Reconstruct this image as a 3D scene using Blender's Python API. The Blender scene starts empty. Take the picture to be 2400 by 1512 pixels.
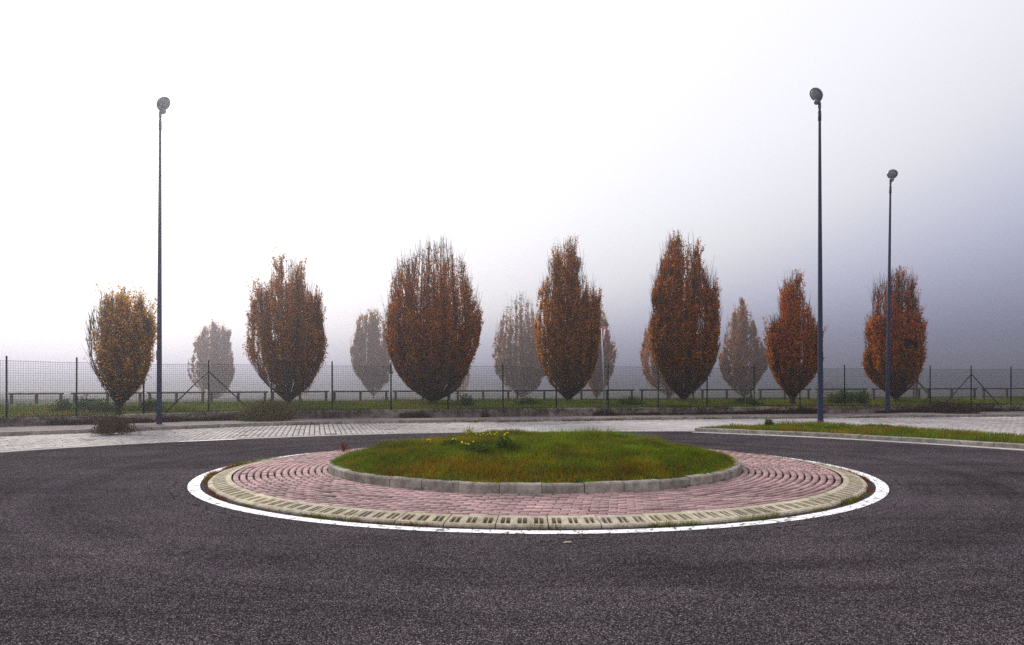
import bpy, math, random
import numpy as np
from mathutils import Vector

random.seed(7)
RNG = np.random.default_rng(7)
SC = bpy.context.scene
C = SC.collection

# ------------------------------------------------------------------ camera
H = 1.4          # eye height
F = 1705.0       # focal length in photo pixels (2400 wide)
YH = 900.0       # horizon row
cam_d = bpy.data.cameras.new('camera')
cam = bpy.data.objects.new('camera', cam_d)
C.objects.link(cam)
cam.location = (0, 0, H)
cam.rotation_euler = (math.radians(90), 0, 0)
cam_d.sensor_width = 36.0
cam_d.lens = F / 2400 * 36
cam_d.shift_y = (YH - 756) / 2400
cam_d.clip_start = 0.05
cam_d.clip_end = 3000
SC.camera = cam

# ------------------------------------------------------------------ world, sun, exposure
SUN_EL, SUN_AZ = math.radians(26), math.radians(-32)     # azimuth from +Y, negative = left
sunvec = Vector((math.sin(SUN_AZ) * math.cos(SUN_EL), math.cos(SUN_AZ) * math.cos(SUN_EL), math.sin(SUN_EL)))
BANK_SLOPE, BANK_LOW = 15.5, .01
world = bpy.data.worlds.new('World')
SC.world = world
world.use_nodes = True
wn, wl = world.node_tree.nodes, world.node_tree.links
wn.clear()
wo = wn.new('ShaderNodeOutputWorld')
bg = wn.new('ShaderNodeBackground')
sky = wn.new('ShaderNodeTexSky')
sky.sky_type = 'NISHITA'
sky.sun_disc = False
sky.sun_elevation = SUN_EL
sky.sun_rotation = SUN_AZ
sky.air_density = 1.0
sky.dust_density = 6.0
sky.ozone_density = 1.0
# overcast veil: a pale cloud layer, brightest up and towards the hidden sun on the left,
# with a dark bank of fog low on the right
def wmath(op, a, b=None, c=None):
    n = wn.new('ShaderNodeMath'); n.operation = op
    for k, v in enumerate((a, b, c)):
        if v is None: continue
        if hasattr(v, 'links'): wl.new(v, n.inputs[k])
        else: n.inputs[k].default_value = v
    return n.outputs[0]
wtc = wn.new('ShaderNodeTexCoord'); wsep = wn.new('ShaderNodeSeparateXYZ'); wl.new(wtc.outputs['Generated'], wsep.inputs[0])
waz = wmath('MINIMUM', wmath('MAXIMUM', wmath('ARCTAN2', wsep.outputs['X'], wsep.outputs['Y']), -.5), .62)
wsl = wmath('MULTIPLY', wmath('EXPONENT', wmath('MULTIPLY', waz, -1.9)), BANK_SLOPE)
wlum = wmath('EXPONENT', wmath('MULTIPLY', wmath('MULTIPLY', wmath('MAXIMUM', wsep.outputs['Z'], 0.0), wsl), -1.0))
wlum = wmath('MULTIPLY_ADD', wlum, -1.25, 1.25+BANK_LOW)
cloud = wn.new('ShaderNodeMix'); cloud.data_type = 'RGBA'
wl.new(wlum, cloud.inputs['Factor'])
cloud.inputs['A'].default_value = (.0, .0, .0, 1); cloud.inputs['B'].default_value = (9.2, 9.2, 9.8, 1); cloud.clamp_factor = False
bank = wn.new('ShaderNodeMix'); bank.data_type = 'RGBA'; bank.blend_type = 'MULTIPLY'; bank.inputs['Factor'].default_value = 1
tintr = wn.new('ShaderNodeMix'); tintr.data_type = 'RGBA'; wl.new(wmath('POWER', wlum, 1.8), tintr.inputs['Factor'])
tintr.inputs['A'].default_value = (.66, .70, 1.12, 1); tintr.inputs['B'].default_value = (1, 1, 1, 1)
wl.new(cloud.outputs['Result'], bank.inputs['A']); wl.new(tintr.outputs['Result'], bank.inputs['B'])
mixw = wn.new('ShaderNodeMix')
mixw.data_type = 'RGBA'
mixw.inputs['Factor'].default_value = 0.88
wl.new(sky.outputs['Color'], mixw.inputs['A']); wl.new(bank.outputs['Result'], mixw.inputs['B'])
wl.new(mixw.outputs['Result'], bg.inputs['Color'])
bg.inputs['Strength'].default_value = 0.13
wl.new(bg.outputs['Background'], wo.inputs['Surface'])
sun_d = bpy.data.lights.new('sun', 'SUN')
sun_d.energy = 4.9
sun_d.angle = math.radians(14)
sun_d.color = (1.0, 0.94, 0.87)
sun = bpy.data.objects.new('sun', sun_d)
C.objects.link(sun)
sun.rotation_euler = (-sunvec).to_track_quat('-Z', 'Y').to_euler()
SC.view_settings.view_transform = 'Standard'
SC.view_settings.look = 'None'
SC.view_settings.gamma = 1.0
SC.view_settings.exposure = -0.34
SC.render.engine = 'CYCLES'
SC.cycles.use_denoising = False
SC.cycles.sample_clamp_indirect = 2.0
SC.cycles.sample_clamp_direct = 5.0
SC.cycles.max_bounces = 6
SC.cycles.diffuse_bounces = 3
SC.cycles.glossy_bounces = 2
SC.cycles.transmission_bounces = 3
SC.cycles.volume_bounces = 1
SC.cycles.transparent_max_bounces = 8

# ------------------------------------------------------------------ helpers
def at(x, y, z=0.0):                     # ground point seen at photo pixel (x, y) on the level z
    Y = F * (H - z) / (y - YH)
    return np.array([(x - 1200) * Y / F, Y])
def ax(x, Y): return (x - 1200) * Y / F
def az(y, Y): return H - (y - YH) * Y / F

def tag(o, label=None, cat=None, group=None, kind=None):
    if label: o['label'] = label
    if cat: o['category'] = cat
    if group: o['group'] = group
    if kind: o['kind'] = kind
    return o
def empty(name, loc, label, cat, group=None):
    o = bpy.data.objects.new(name, None)
    C.objects.link(o)
    o.location = loc
    o.empty_display_size = 0.2
    return tag(o, label, cat, group)
def link(name, me, mat=None, parent=None):
    o = bpy.data.objects.new(name, me)
    C.objects.link(o)
    if mat: me.materials.append(mat)
    if parent: o.parent = parent
    return o

class MB:
    """collects pieces of one mesh (polygons of any size); colours are per vertex"""
    def __init__(s): s.v = []; s.f = []; s.c = []; s.n = 0
    def add(s, verts, faces, col=None):
        verts = [tuple(map(float, p)) for p in verts]
        s.f += [tuple(i + s.n for i in f) for f in faces]
        s.v += verts; s.n += len(verts)
        s.c += list(col) if isinstance(col, list) else [col or (1, 1, 1)] * len(verts)
    def box(s, x0, y0, z0, x1, y1, z1, col=None, rot=0, cx=0, cy=0):
        vs = [(x0,y0,z0),(x1,y0,z0),(x1,y1,z0),(x0,y1,z0),(x0,y0,z1),(x1,y0,z1),(x1,y1,z1),(x0,y1,z1)]
        if rot:
            c_, s_ = math.cos(rot), math.sin(rot)
            vs = [(cx + c_*(x-cx) - s_*(y-cy), cy + s_*(x-cx) + c_*(y-cy), z) for x, y, z in vs]
        s.add(vs, [(0,3,2,1),(4,5,6,7),(0,1,5,4),(1,2,6,5),(2,3,7,6),(3,0,4,7)], col)
    def beam(s, a, b, w, h, col=None, up=(0,0,1)):
        a, b = Vector(a), Vector(b); d = (b - a).normalized(); u = Vector(up)
        if abs(d.dot(u)) > .98: u = Vector((0, 1, 0))
        sd = d.cross(u).normalized(); u = sd.cross(d).normalized()
        vs = []
        for p in (a, b):
            for i, j in ((-1,-1),(1,-1),(1,1),(-1,1)): vs.append(p + sd*i*w/2 + u*j*h/2)
        s.add(vs, [(3,2,1,0),(4,5,6,7),(0,1,5,4),(1,2,6,5),(2,3,7,6),(3,0,4,7)], col)
    def tube(s, pts, rad, n=8, cap=True, col=None):
        pts = [Vector(p) for p in pts]; vs = []; fs = []
        for i, p in enumerate(pts):
            d = (pts[min(i+1, len(pts)-1)] - pts[max(i-1, 0)]).normalized()
            u = Vector((1,0,0)) if abs(d.x) < .9 else Vector((0,1,0))
            a = d.cross(u).normalized(); b = d.cross(a)
            r = rad[i] if hasattr(rad, '__len__') else rad
            for k in range(n):
                t = 2*math.pi*k/n
                vs.append(p + a*math.cos(t)*r + b*math.sin(t)*r)
        for i in range(len(pts)-1):
            for k in range(n):
                fs.append((i*n+k, i*n+(k+1)%n, (i+1)*n+(k+1)%n, (i+1)*n+k))
        if cap: fs += [tuple(range(n))[::-1], tuple(range((len(pts)-1)*n, len(pts)*n))]
        s.add(vs, fs, col)
    def lathe(s, prof, M=None, n=28, col=None):       # prof: (r, z); M: 4x4 matrix
        vs = []; fs = []
        for r, z in prof:
            for k in range(n):
                t = 2*math.pi*k/n; p = Vector((r*math.cos(t), r*math.sin(t), z))
                vs.append(M @ p if M else p)
        m = len(prof)
        for i in range(m-1):
            for k in range(n): fs.append((i*n+k, i*n+(k+1)%n, (i+1)*n+(k+1)%n, (i+1)*n+k))
        fs += [tuple(range(n))[::-1], tuple(range((m-1)*n, m*n))]
        s.add(vs, fs, col)
    def build(s, name, mat=None, parent=None, smooth=False):
        me = bpy.data.meshes.new(name)
        me.from_pydata(s.v, [], s.f); me.update()
        a = me.color_attributes.new('col', 'FLOAT_COLOR', 'POINT')
        a.data.foreach_set('color', np.c_[np.array(s.c, dtype=np.float32), np.ones(len(s.c), np.float32)].ravel())
        if smooth: me.polygons.foreach_set('use_smooth', [True]*len(me.polygons))
        return link(name, me, mat, parent)

def np_mesh(name, V, Fc, col=None, smooth=False):
    """V (n,3), Fc (m,k) same-size faces, col (n,3)"""
    V = np.ascontiguousarray(V, np.float32); Fc = np.ascontiguousarray(Fc, np.int32)
    me = bpy.data.meshes.new(name)
    me.vertices.add(len(V)); me.vertices.foreach_set('co', V.ravel())
    k = Fc.shape[1]
    me.loops.add(Fc.size); me.loops.foreach_set('vertex_index', Fc.ravel())
    me.polygons.add(len(Fc))
    me.polygons.foreach_set('loop_start', np.arange(0, Fc.size, k, dtype=np.int32))
    me.polygons.foreach_set('loop_total', np.full(len(Fc), k, np.int32))
    if smooth: me.polygons.foreach_set('use_smooth', np.ones(len(Fc), bool))
    me.update(calc_edges=True)
    if col is not None:
        a = me.color_attributes.new('col', 'FLOAT_COLOR', 'POINT')
        a.data.foreach_set('color', np.c_[col, np.ones(len(col))].astype(np.float32).ravel())
    return me

def tubes(P, R, n=3):
    """P (N,M,3) polylines, R (N,M) radii -> verts, quads"""
    N, M, _ = P.shape
    d = np.gradient(P, axis=1); d /= np.linalg.norm(d, axis=2, keepdims=True) + 1e-9
    u = np.where(np.abs(d[..., :1]) < .9, np.array([1., 0, 0]), np.array([0, 1., 0]))
    a = np.cross(d, u); a /= np.linalg.norm(a, axis=2, keepdims=True) + 1e-9
    b = np.cross(d, a)
    t = np.arange(n) * 2 * np.pi / n
    V = P[:, :, None] + R[:, :, None, None] * (a[:, :, None] * np.cos(t)[:, None] + b[:, :, None] * np.sin(t)[:, None])
    idx = np.arange(N * M * n).reshape(N, M, n)
    q = np.stack([idx[:, :-1], np.roll(idx, -1, 2)[:, :-1], np.roll(idx, -1, 2)[:, 1:], idx[:, 1:]], -1)
    return V.reshape(-1, 3), q.reshape(-1, 4)

def vnoise(p, seed=0):
    """smooth value noise in [0,1]; p (n,3)"""
    p = np.asarray(p, float); i = np.floor(p).astype(np.int64); f = p - i; f = f*f*(3-2*f)
    def h(a, b, c):
        n = (a*374761393 + b*668265263 + c*2147483647 + seed*1274126177) & 0xffffffff
        n = ((n ^ (n >> 13)) * 1274126177) & 0xffffffff
        return ((n ^ (n >> 16)) & 0xffff) / 65535.0
    out = 0
    for dx in (0, 1):
        for dy in (0, 1):
            for dz in (0, 1):
                w = (f[:,0] if dx else 1-f[:,0]) * (f[:,1] if dy else 1-f[:,1]) * (f[:,2] if dz else 1-f[:,2])
                out = out + w * h(i[:,0]+dx, i[:,1]+dy, i[:,2]+dz)
    return out
def n2(x, y, s, seed=0): return vnoise(np.stack([x*s, y*s, 0*x+.5], 1), seed)

def resample(pts, step):
    pts = np.asarray(pts, float)
    d = np.r_[0, np.cumsum(np.linalg.norm(np.diff(pts[:, :2], axis=0), axis=1))]
    n = max(2, int(round(d[-1] / step)) + 1)
    s = np.linspace(0, d[-1], n)
    return np.stack([np.interp(s, d, pts[:, k]) for k in range(pts.shape[1])], 1)
def smooth_path(pts, it=3, step=.5):
    p = resample(pts, step)
    for _ in range(it * 4):
        q = p.copy(); q[1:-1] = (p[:-2] + 2*p[1:-1] + p[2:]) / 4; p = q
    return p

# ------------------------------------------------------------------ materials
def material(name):
    m = bpy.data.materials.new(name); m.use_nodes = True
    nt = m.node_tree; b = nt.nodes['Principled BSDF']
    b.inputs['Specular IOR Level'].default_value = .12
    return m, nt.nodes, nt.links, b
def nz(N, L, scale, detail=4, rough=.6, coord='Object', vec=None, dist=0):
    t = N.new('ShaderNodeTexNoise'); t.inputs['Scale'].default_value = scale
    t.inputs['Detail'].default_value = detail; t.inputs['Roughness'].default_value = rough
    t.inputs['Distortion'].default_value = dist
    if vec is None:
        tc = N.new('ShaderNodeTexCoord'); vec = tc.outputs[coord]
    L.new(vec, t.inputs['Vector'])
    return t.outputs['Fac']
def ramp(N, L, fac, stops, interp='LINEAR'):
    r = N.new('ShaderNodeValToRGB'); r.color_ramp.interpolation = interp
    e = r.color_ramp.elements
    while len(e) < len(stops): e.new(0.5)
    for k, (p, c) in enumerate(stops):
        e[k].position = p; e[k].color = (*c, 1) if hasattr(c, '__len__') else (c, c, c, 1)
    L.new(fac, r.inputs['Fac'])
    return r.outputs['Color']
def mix(N, L, a, b, fac, mode='MIX'):
    m = N.new('ShaderNodeMix'); m.data_type = 'RGBA'; m.blend_type = mode; m.clamp_factor = True
    for s, v in ((m.inputs['Factor'], fac), (m.inputs['A'], a), (m.inputs['B'], b)):
        if hasattr(v, 'is_linked') or hasattr(v, 'links'): L.new(v, s)
        elif hasattr(v, '__len__'): s.default_value = (*v, 1)
        else: s.default_value = v
    return m.outputs['Result']
def bump(N, L, b, h, strength, dist=.01):
    n = N.new('ShaderNodeBump'); n.inputs['Strength'].default_value = strength; n.inputs['Distance'].default_value = dist
    L.new(h, n.inputs['Height']); L.new(n.outputs['Normal'], b.inputs['Normal'])
def attr(N): 
    a = N.new('ShaderNodeVertexColor'); a.layer_name = 'col'; return a.outputs['Color']

def mat_asphalt():
    m, N, L, b = material('asphalt')
    tc = N.new('ShaderNodeTexCoord')
    v = N.new('ShaderNodeTexVoronoi'); v.inputs['Scale'].default_value = 165
    L.new(tc.outputs['Object'], v.inputs['Vector'])
    sp = N.new('ShaderNodeSeparateColor'); L.new(v.outputs['Color'], sp.inputs['Color'])
    grains = ramp(N, L, sp.outputs[0], [(0, (.010,.0088,.0093)), (.5, (.037,.0328,.0350)), (.85, (.080,.072,.0755)), (1, (.33,.30,.305))])
    big = nz(N, L, .55, 5, .6, dist=.6)
    tint = ramp(N, L, big, [(.3, (.72,.68,.74)), (.5, (.88,.82,.88)), (.7, (1.06,.98,1.05))])
    c = mix(N, L, grains, tint, 1.0, 'MULTIPLY')
    # worn wheel tracks: long streaks running round the island
    mp = N.new('ShaderNodeMapping'); mp.inputs['Location'].default_value = (-.353, -11.98, 0)
    L.new(tc.outputs['Object'], mp.inputs['Vector'])
    ln = N.new('ShaderNodeVectorMath'); ln.operation = 'LENGTH'; L.new(mp.outputs['Vector'], ln.inputs[0])
    cb = N.new('ShaderNodeCombineXYZ'); L.new(ln.outputs['Value'], cb.inputs['X'])
    nn = nz(N, L, 1.6, 3, .7, vec=cb.outputs['Vector'])
    n3 = nz(N, L, .35, 2)
    ad = N.new('ShaderNodeMath'); ad.operation = 'MULTIPLY_ADD'; L.new(n3, ad.inputs[0]); ad.inputs[1].default_value = .5; L.new(nn, ad.inputs[2])
    track = ramp(N, L, ad.outputs[0], [(.50, .60), (.70, 1.0), (.9, 1.28)])
    c = mix(N, L, c, track, 1.0, 'MULTIPLY')
    # thin cracks following the painted line, and scattered hairlines
    def mth(op, a, b_=None):
        n = N.new('ShaderNodeMath'); n.operation = op
        for k_, v_ in enumerate((a, b_)):
            if v_ is None: continue
            if hasattr(v_, 'links'): L.new(v_, n.inputs[k_])
            else: n.inputs[k_].default_value = v_
        return n.outputs[0]
    wav = mth('MULTIPLY', nz(N, L, 1.3, 5, .7), .55)
    cd = mth('ABSOLUTE', mth('SUBTRACT', mth('SUBTRACT', ln.outputs['Value'], 5.12), wav))
    crk = ramp(N, L, cd, [(.004, 1), (.012, 0)])
    gate = ramp(N, L, nz(N, L, .45, 2), [(.46, 0), (.54, 1)])
    c = mix(N, L, c, (.006,.005,.005), mix(N, L, crk, gate, 1.0, 'MULTIPLY'))
    mp2 = N.new('ShaderNodeMapping'); mp2.inputs['Scale'].default_value = (.10, 1.1, 1); mp2.inputs['Rotation'].default_value = (0, 0, .10); L.new(tc.outputs['Object'], mp2.inputs['Vector'])
    streak = ramp(N, L, nz(N, L, 1.4, 6, .65, vec=mp2.outputs['Vector'], dist=.5), [(.34, .74), (.46, .97), (.7, 1.10)])
    c = mix(N, L, c, streak, 1.0, 'MULTIPLY')
    L.new(c, b.inputs['Base Color']); b.inputs['Roughness'].default_value = .9; b.inputs['Specular IOR Level'].default_value = 0
    bump(N, L, b, v.outputs['Distance'], .6, .006)
    return m
def mat_concrete(name, c0, c1, stain, scale=3, rough=.9, spots=.5, use_attr=False):
    m, N, L, b = material(name)
    base = ramp(N, L, nz(N, L, scale, 8, .65), [(.3, c0), (.7, c1)])
    st = ramp(N, L, nz(N, L, scale*1.7, 6, .75, dist=.4), [(.42, 0), (.66, 1)])
    f = N.new('ShaderNodeMath'); f.operation = 'MULTIPLY'; f.inputs[1].default_value = spots; L.new(st, f.inputs[0])
    c = mix(N, L, base, stain, f.outputs[0])
    fine = ramp(N, L, nz(N, L, 90, 3, .7), [(.3, .75), (.7, 1.2)])
    c = mix(N, L, c, fine, 1.0, 'MULTIPLY')
    if use_attr: c = mix(N, L, c, attr(N), 1.0, 'MULTIPLY')
    L.new(c, b.inputs['Base Color']); b.inputs['Roughness'].default_value = rough
    bump(N, L, b, nz(N, L, 60, 6, .7), .5, .006)
    return m
def mat_attr(name, rough=.8, grain=60, lo=.75, hi=1.25, bstr=.4, bd=.004):
    m, N, L, b = material(name)
    fine = ramp(N, L, nz(N, L, grain, 4, .7), [(.3, lo), (.7, hi)])
    c = mix(N, L, attr(N), fine, 1.0, 'MULTIPLY')
    L.new(c, b.inputs['Base Color']); b.inputs['Roughness'].default_value = rough
    if bstr: bump(N, L, b, nz(N, L, grain, 4, .7), bstr, bd)
    return m
def mat_plain(name, col, rough=.6, metal=0, var=.2, scale=8):
    m, N, L, b = material(name)
    c = ramp(N, L, nz(N, L, scale, 5, .65), [(.3, tuple(x*(1-var) for x in col)), (.7, tuple(x*(1+var) for x in col))])
    L.new(c, b.inputs['Base Color']); b.inputs['Roughness'].default_value = rough; b.inputs['Metallic'].default_value = metal
    return m
def mat_leaf(name, transl=.35):
    m, N, L, b = material(name)
    out = N['Material Output']
    a = attr(N)
    L.new(a, b.inputs['Base Color']); b.inputs['Roughness'].default_value = .79
    t = N.new('ShaderNodeBsdfTranslucent'); L.new(a, t.inputs['Color'])
    mx = N.new('ShaderNodeMixShader'); mx.inputs['Fac'].default_value = transl
    L.new(b.outputs['BSDF'], mx.inputs[1]); L.new(t.outputs['BSDF'], mx.inputs[2]); L.new(mx.outputs['Shader'], out.inputs['Surface'])
    return m
def mat_dirtgrass(name, c0, c1, c2, scale=2):
    m, N, L, b = material(name)
    c = ramp(N, L, nz(N, L, scale, 8, .7), [(.3, c0), (.5, c1), (.7, c2)])
    L.new(c, b.inputs['Base Color']); b.inputs['Roughness'].default_value = 1
    bump(N, L, b, nz(N, L, 25, 5, .7), .8, .03)
    return m
def mat_paint():
    m, N, L, b = material('road_paint')
    out = N['Material Output']
    tc = N.new('ShaderNodeTexCoord')
    grime = ramp(N, L, nz(N, L, 9, 6, .7), [(.30, (.60,.58,.59)), (.48, (.86,.85,.85)), (.8, (.90,.90,.89))])
    v = N.new('ShaderNodeTexVoronoi'); v.feature = 'DISTANCE_TO_EDGE'; v.inputs['Scale'].default_value = 5.5
    wn_ = N.new('ShaderNodeTexNoise'); wn_.inputs['Scale'].default_value = 6; L.new(tc.outputs['Object'], wn_.inputs['Vector'])
    vm = N.new('ShaderNodeVectorMath'); vm.operation = 'MULTIPLY_ADD'; L.new(wn_.outputs['Color'], vm.inputs[0]); vm.inputs[1].default_value = (.25,.25,0); L.new(tc.outputs['Object'], vm.inputs[2])
    L.new(vm.outputs[0], v.inputs['Vector'])
    crack = ramp(N, L, v.outputs['Distance'], [(.0, 0), (.018, 0), (.04, 1)])
    c = mix(N, L, (.10,.09,.09), grime, crack)
    chips = ramp(N, L, nz(N, L, 55, 4, .8), [(.34, 0), (.40, 1)])
    c = mix(N, L, (.07,.065,.07), c, chips)
    L.new(c, b.inputs['Base Color']); b.inputs['Roughness'].default_value = .7
    return m

M_asphalt = mat_asphalt()
M_kerb = mat_concrete('kerb_concrete', (.26,.235,.20), (.44,.40,.35), (.10,.085,.07), 4, spots=.75, use_attr=True)
M_cream = mat_concrete('cream_concrete', (.42,.365,.28), (.60,.535,.42), (.15,.12,.085), 5, spots=.6, use_attr=True)
M_wall = mat_concrete('wall_concrete', (.16,.13,.11), (.36,.31,.27), (.035,.025,.02), 1.6, spots=1.0, use_attr=True)
M_walk = mat_concrete('sidewalk_asphalt', (.16,.125,.13), (.25,.20,.20), (.06,.045,.04), 2.2, spots=.8)
M_lane = mat_concrete('lane_concrete', (.36,.33,.33), (.52,.49,.49), (.22,.19,.165), 1.4, spots=.6)
M_brick = mat_attr('pink_pavers', .85, 45, .72, 1.25, .5)
M_cobble = mat_attr('pale_pavers', .85, 30, .7, 1.2, .5)
M_dirt = mat_dirtgrass('joint_dirt', (.02,.016,.011), (.035,.028,.018), (.06,.045,.028), 12)
M_soil = mat_dirtgrass('grassy_soil', (.022,.03,.010), (.035,.048,.014), (.055,.050,.02), 3)
M_field = mat_dirtgrass('far_field', (.022,.026,.012), (.034,.034,.02), (.05,.046,.03), .15)
M_blade = mat_leaf('grass_blades', .25)
M_leaf = mat_leaf('autumn_leaves', .5)
M_bark = mat_plain('bark', (.050,.036,.028), .95, 0, .4, 14)
M_pole = mat_plain('painted_steel_blue_grey', (.026,.034,.068), .45, .2, .15, 4)
M_head = mat_plain('luminaire_grey', (.16,.18,.22), .4, .3, .15, 6)
M_glass = mat_plain('luminaire_glass', (.26,.28,.28), .25, 0, .2, 10)
M_green = mat_plain('green_coated_steel', (.006,.018,.012), .5, 0, .3, 20)
M_wire = mat_plain('green_wire', (.012,.022,.020), .6, 0, .2, 20)
M_wood = mat_plain('weathered_timber', (.085,.055,.045), .9, 0, .35, 6)
M_galv = mat_plain('galvanised_steel', (.20,.24,.28), .45, .4, .2, 10)
M_red = mat_plain('sign_red', (.42,.02,.03), .5, 0, .1, 20)
M_white = mat_plain('sign_white', (.72,.72,.74), .5, 0, .1, 20)
M_back = mat_plain('sign_back', (.10,.10,.11), .6, .3, .2, 20)
M_paint = mat_paint()
M_build = mat_plain('far_render', (.80,.78,.78), .9, 0, .1, .5)
M_bwin = mat_plain('far_window', (.45,.46,.5), .3, 0, .1, .5)

# ------------------------------------------------------------------ paths of the place
CX, CY = .353, 11.979
R_LINE, R_APRON, R_BAND, R_KERB = 5.20, 4.948, 4.645, 3.276
def pix_path(pts, z=0.0): return np.array([at(x, y, z) for x, y in pts])
road_edge = smooth_path(np.vstack([[[-15.5, 6.0], [-12.6, 11.8]], pix_path([(0,1060),(157,1048.5),(300,1040),(430,1034),(550,1029),(700,1023.5),(850,1018),(1000,1014.5),(1150,1012.6),(1300,1012),(1450,1011.6),(1560,1011),(1640,1011)])]))
kerb_line = smooth_path(np.vstack([[[-24, 9.5], [-16.8, 16.2]], pix_path([(157,1018),(287,1014),(372,1009.5),(480,1005),(587,1000.5),(693,997),(850,994),(1000,992),(1150,990.3),(1300,988.6),(1450,986.5),(1575,985),(1700,983.7),(1850,982),(2000,980.6),(2242,979)]), [[24.5, 31.4], [34, 34.2]]]))
FP = [(157,976,23.0),(343,970,24.4),(497,965.5,25.8),(780,961.5,27.3),(1000,959.8,28.0),(1177,958.5,28.6),(1425,956.5,29.7),(1660,954.2,30.9),(1981,952,32.2),(2180,950,33.4),(2400,948.6,34.6)]
fence_pts = np.array([[ax(x, Y), Y, az(y, Y)] for x, y, Y in FP])
fence_pts = np.vstack([[[-28, 12.2, .40], [-20.5, 17.9, .39], [-16.5, 21.0, .375]], fence_pts, [[30, 36.7, .42], [40, 39.5, .42]]])
fence_line = smooth_path(fence_pts, 2)

def sweep(mb, P, prof, col=None, closed_ends=True):
    """P (m,2+) centre path, prof list of (offset to the LEFT-normal side, z) -> lofted solid"""
    P = np.asarray(P, float); d = np.gradient(P[:, :2], axis=0); d /= np.linalg.norm(d, axis=1, keepdims=True)
    nrm = np.stack([-d[:, 1], d[:, 0]], 1)
    k = len(prof); vs = []; fs = []
    for i in range(len(P)):
        for o, z in prof:
            zz = z + (P[i, 2] if P.shape[1] > 2 else 0)
            vs.append((P[i,0] + nrm[i,0]*o, P[i,1] + nrm[i,1]*o, zz))
    for i in range(len(P)-1):
        for j in range(k): fs.append((i*k+j, i*k+(j+1)%k, (i+1)*k+(j+1)%k, (i+1)*k+j))
    if closed_ends: fs += [tuple(range(k))[::-1], tuple(range((len(P)-1)*k, len(P)*k))]
    mb.add(vs, fs, col)
def stones(path, L, gap, prof, rnd=.004, lo=.82, hi=1.12, sub=4):
    """kerb stones set end to end along a path, each a solid of its own inside one mesh"""
    mb = MB(); P = resample(path, L)
    full = resample(path, L/sub)
    n = -(-(len(full)-1)//sub)
    for i in range(n):
        seg = full[i*sub:i*sub+sub+1].copy()
        if len(seg) < 2: break
        d0 = seg[1]-seg[0]; seg[0] += d0/np.linalg.norm(d0)*gap*(.6+.8*random.random())
        dz = random.uniform(-rnd, rnd); g = random.uniform(lo, hi); w = random.uniform(.97, 1.03)
        sweep(mb, seg, [(o, z + (dz if z > .02 else 0)) for o, z in prof], (g, g*w, g*w*.99))
    return mb

# ------------------------------------------------------------------ setting: road, ground
def sheet(name, poly, z, mat, **kw):
    mb = MB(); mb.add([(x, y, z) for x, y in poly], [tuple(range(len(poly)))])
    return tag(mb.build(name, mat), kind='structure', **kw)
def strip(name, A, B, za, zb, mat, n=160, col=None):
    """surface between two paths (resampled to n)"""
    def rs(P):
        P = np.asarray(P, float)[:, :2]; d = np.r_[0, np.cumsum(np.linalg.norm(np.diff(P, axis=0), axis=1))]
        s = np.linspace(0, d[-1], n); return np.stack([np.interp(s, d, P[:, k]) for k in (0, 1)], 1)
    A, B = rs(A), rs(B)
    V = np.vstack([np.c_[A, np.full(n, za) if np.isscalar(za) else za], np.c_[B, np.full(n, zb) if np.isscalar(zb) else zb]])
    i = np.arange(n-1); q = np.stack([i, i+1, n+i+1, n+i], 1)
    return link(name, np_mesh(name, V, q), mat)

sheet('road', [(-70,-12),(70,-12),(70,36.5),(-70,36.5)], 0.0, M_asphalt)

# terrain behind the wall: verge level with the wall top, then falling gently to the field
def terrain_z(X, Y):
    z = np.interp(Y, [0, 46, 62, 85, 135, 900], [.40, .40, .0, -.40, -1.35, -2.1])
    return z + (n2(X, Y, .35, 3) - .5) * .08
def fence_Y(X): return np.interp(X, fence_line[:, 0], fence_line[:, 1])
def fence_Z(X): return np.interp(X, fence_line[:, 0], fence_line[:, 2])
xs = np.r_[np.linspace(-300, -46, 20), np.linspace(-45, 60, 211), np.linspace(62, 300, 20)]
ts = np.r_[0, .5, 1, 2, 3, 4, 5, 6, 7, 8, 9, 10, 12, 14, 16, 18, 20, 23, 26, 30, 35, 40, 50, 60, 80, 100, 140, 190, 250, 300]
XX, TT = np.meshgrid(xs, ts)
Xc = np.clip(XX, -28, 40)
YY = fence_Y(Xc) + .08 + TT
ZZ = terrain_z(XX.ravel(), YY.ravel()).reshape(XX.shape)
ZZ[0] = fence_Z(Xc[0]) - .02; ZZ[1] = (ZZ[0] + ZZ[1]) / 2
nx, ny = len(xs), len(ts)
idx = np.arange(nx*ny).reshape(ny, nx)
q = np.stack([idx[:-1, :-1], idx[:-1, 1:], idx[1:, 1:], idx[1:, :-1]], -1).reshape(-1, 4)
near = MB()
def split_terrain():
    V = np.stack([XX.ravel(), YY.ravel(), ZZ.ravel()], 1)
    yc = V[q][:, :, 1].mean(1)
    for name, sel, mat in (('verge_ground', yc < 44, M_soil), ('field', yc >= 44, M_field)):
        qq = q[sel]; u, inv = np.unique(qq, return_inverse=True)
        tag(link(name, np_mesh(name, V[u], inv.reshape(-1, 4), smooth=True), mat), kind='structure')
split_terrain()

# pavement between kerb and wall
k2 = kerb_line; w2 = fence_line.copy()
_k = resample(k2, np.linalg.norm(np.diff(k2, axis=0), axis=1).sum()/159)[:160]
_px = 1200 + _k[:, 0]/_k[:, 1]*F
pv = strip('pavement', k2, w2[:, :2], np.interp(_px, [1750, 1870, 1945, 2045], [.118, .020, .020, .118]), .118, M_walk, n=len(_k))
tag(pv, kind='structure')

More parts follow.
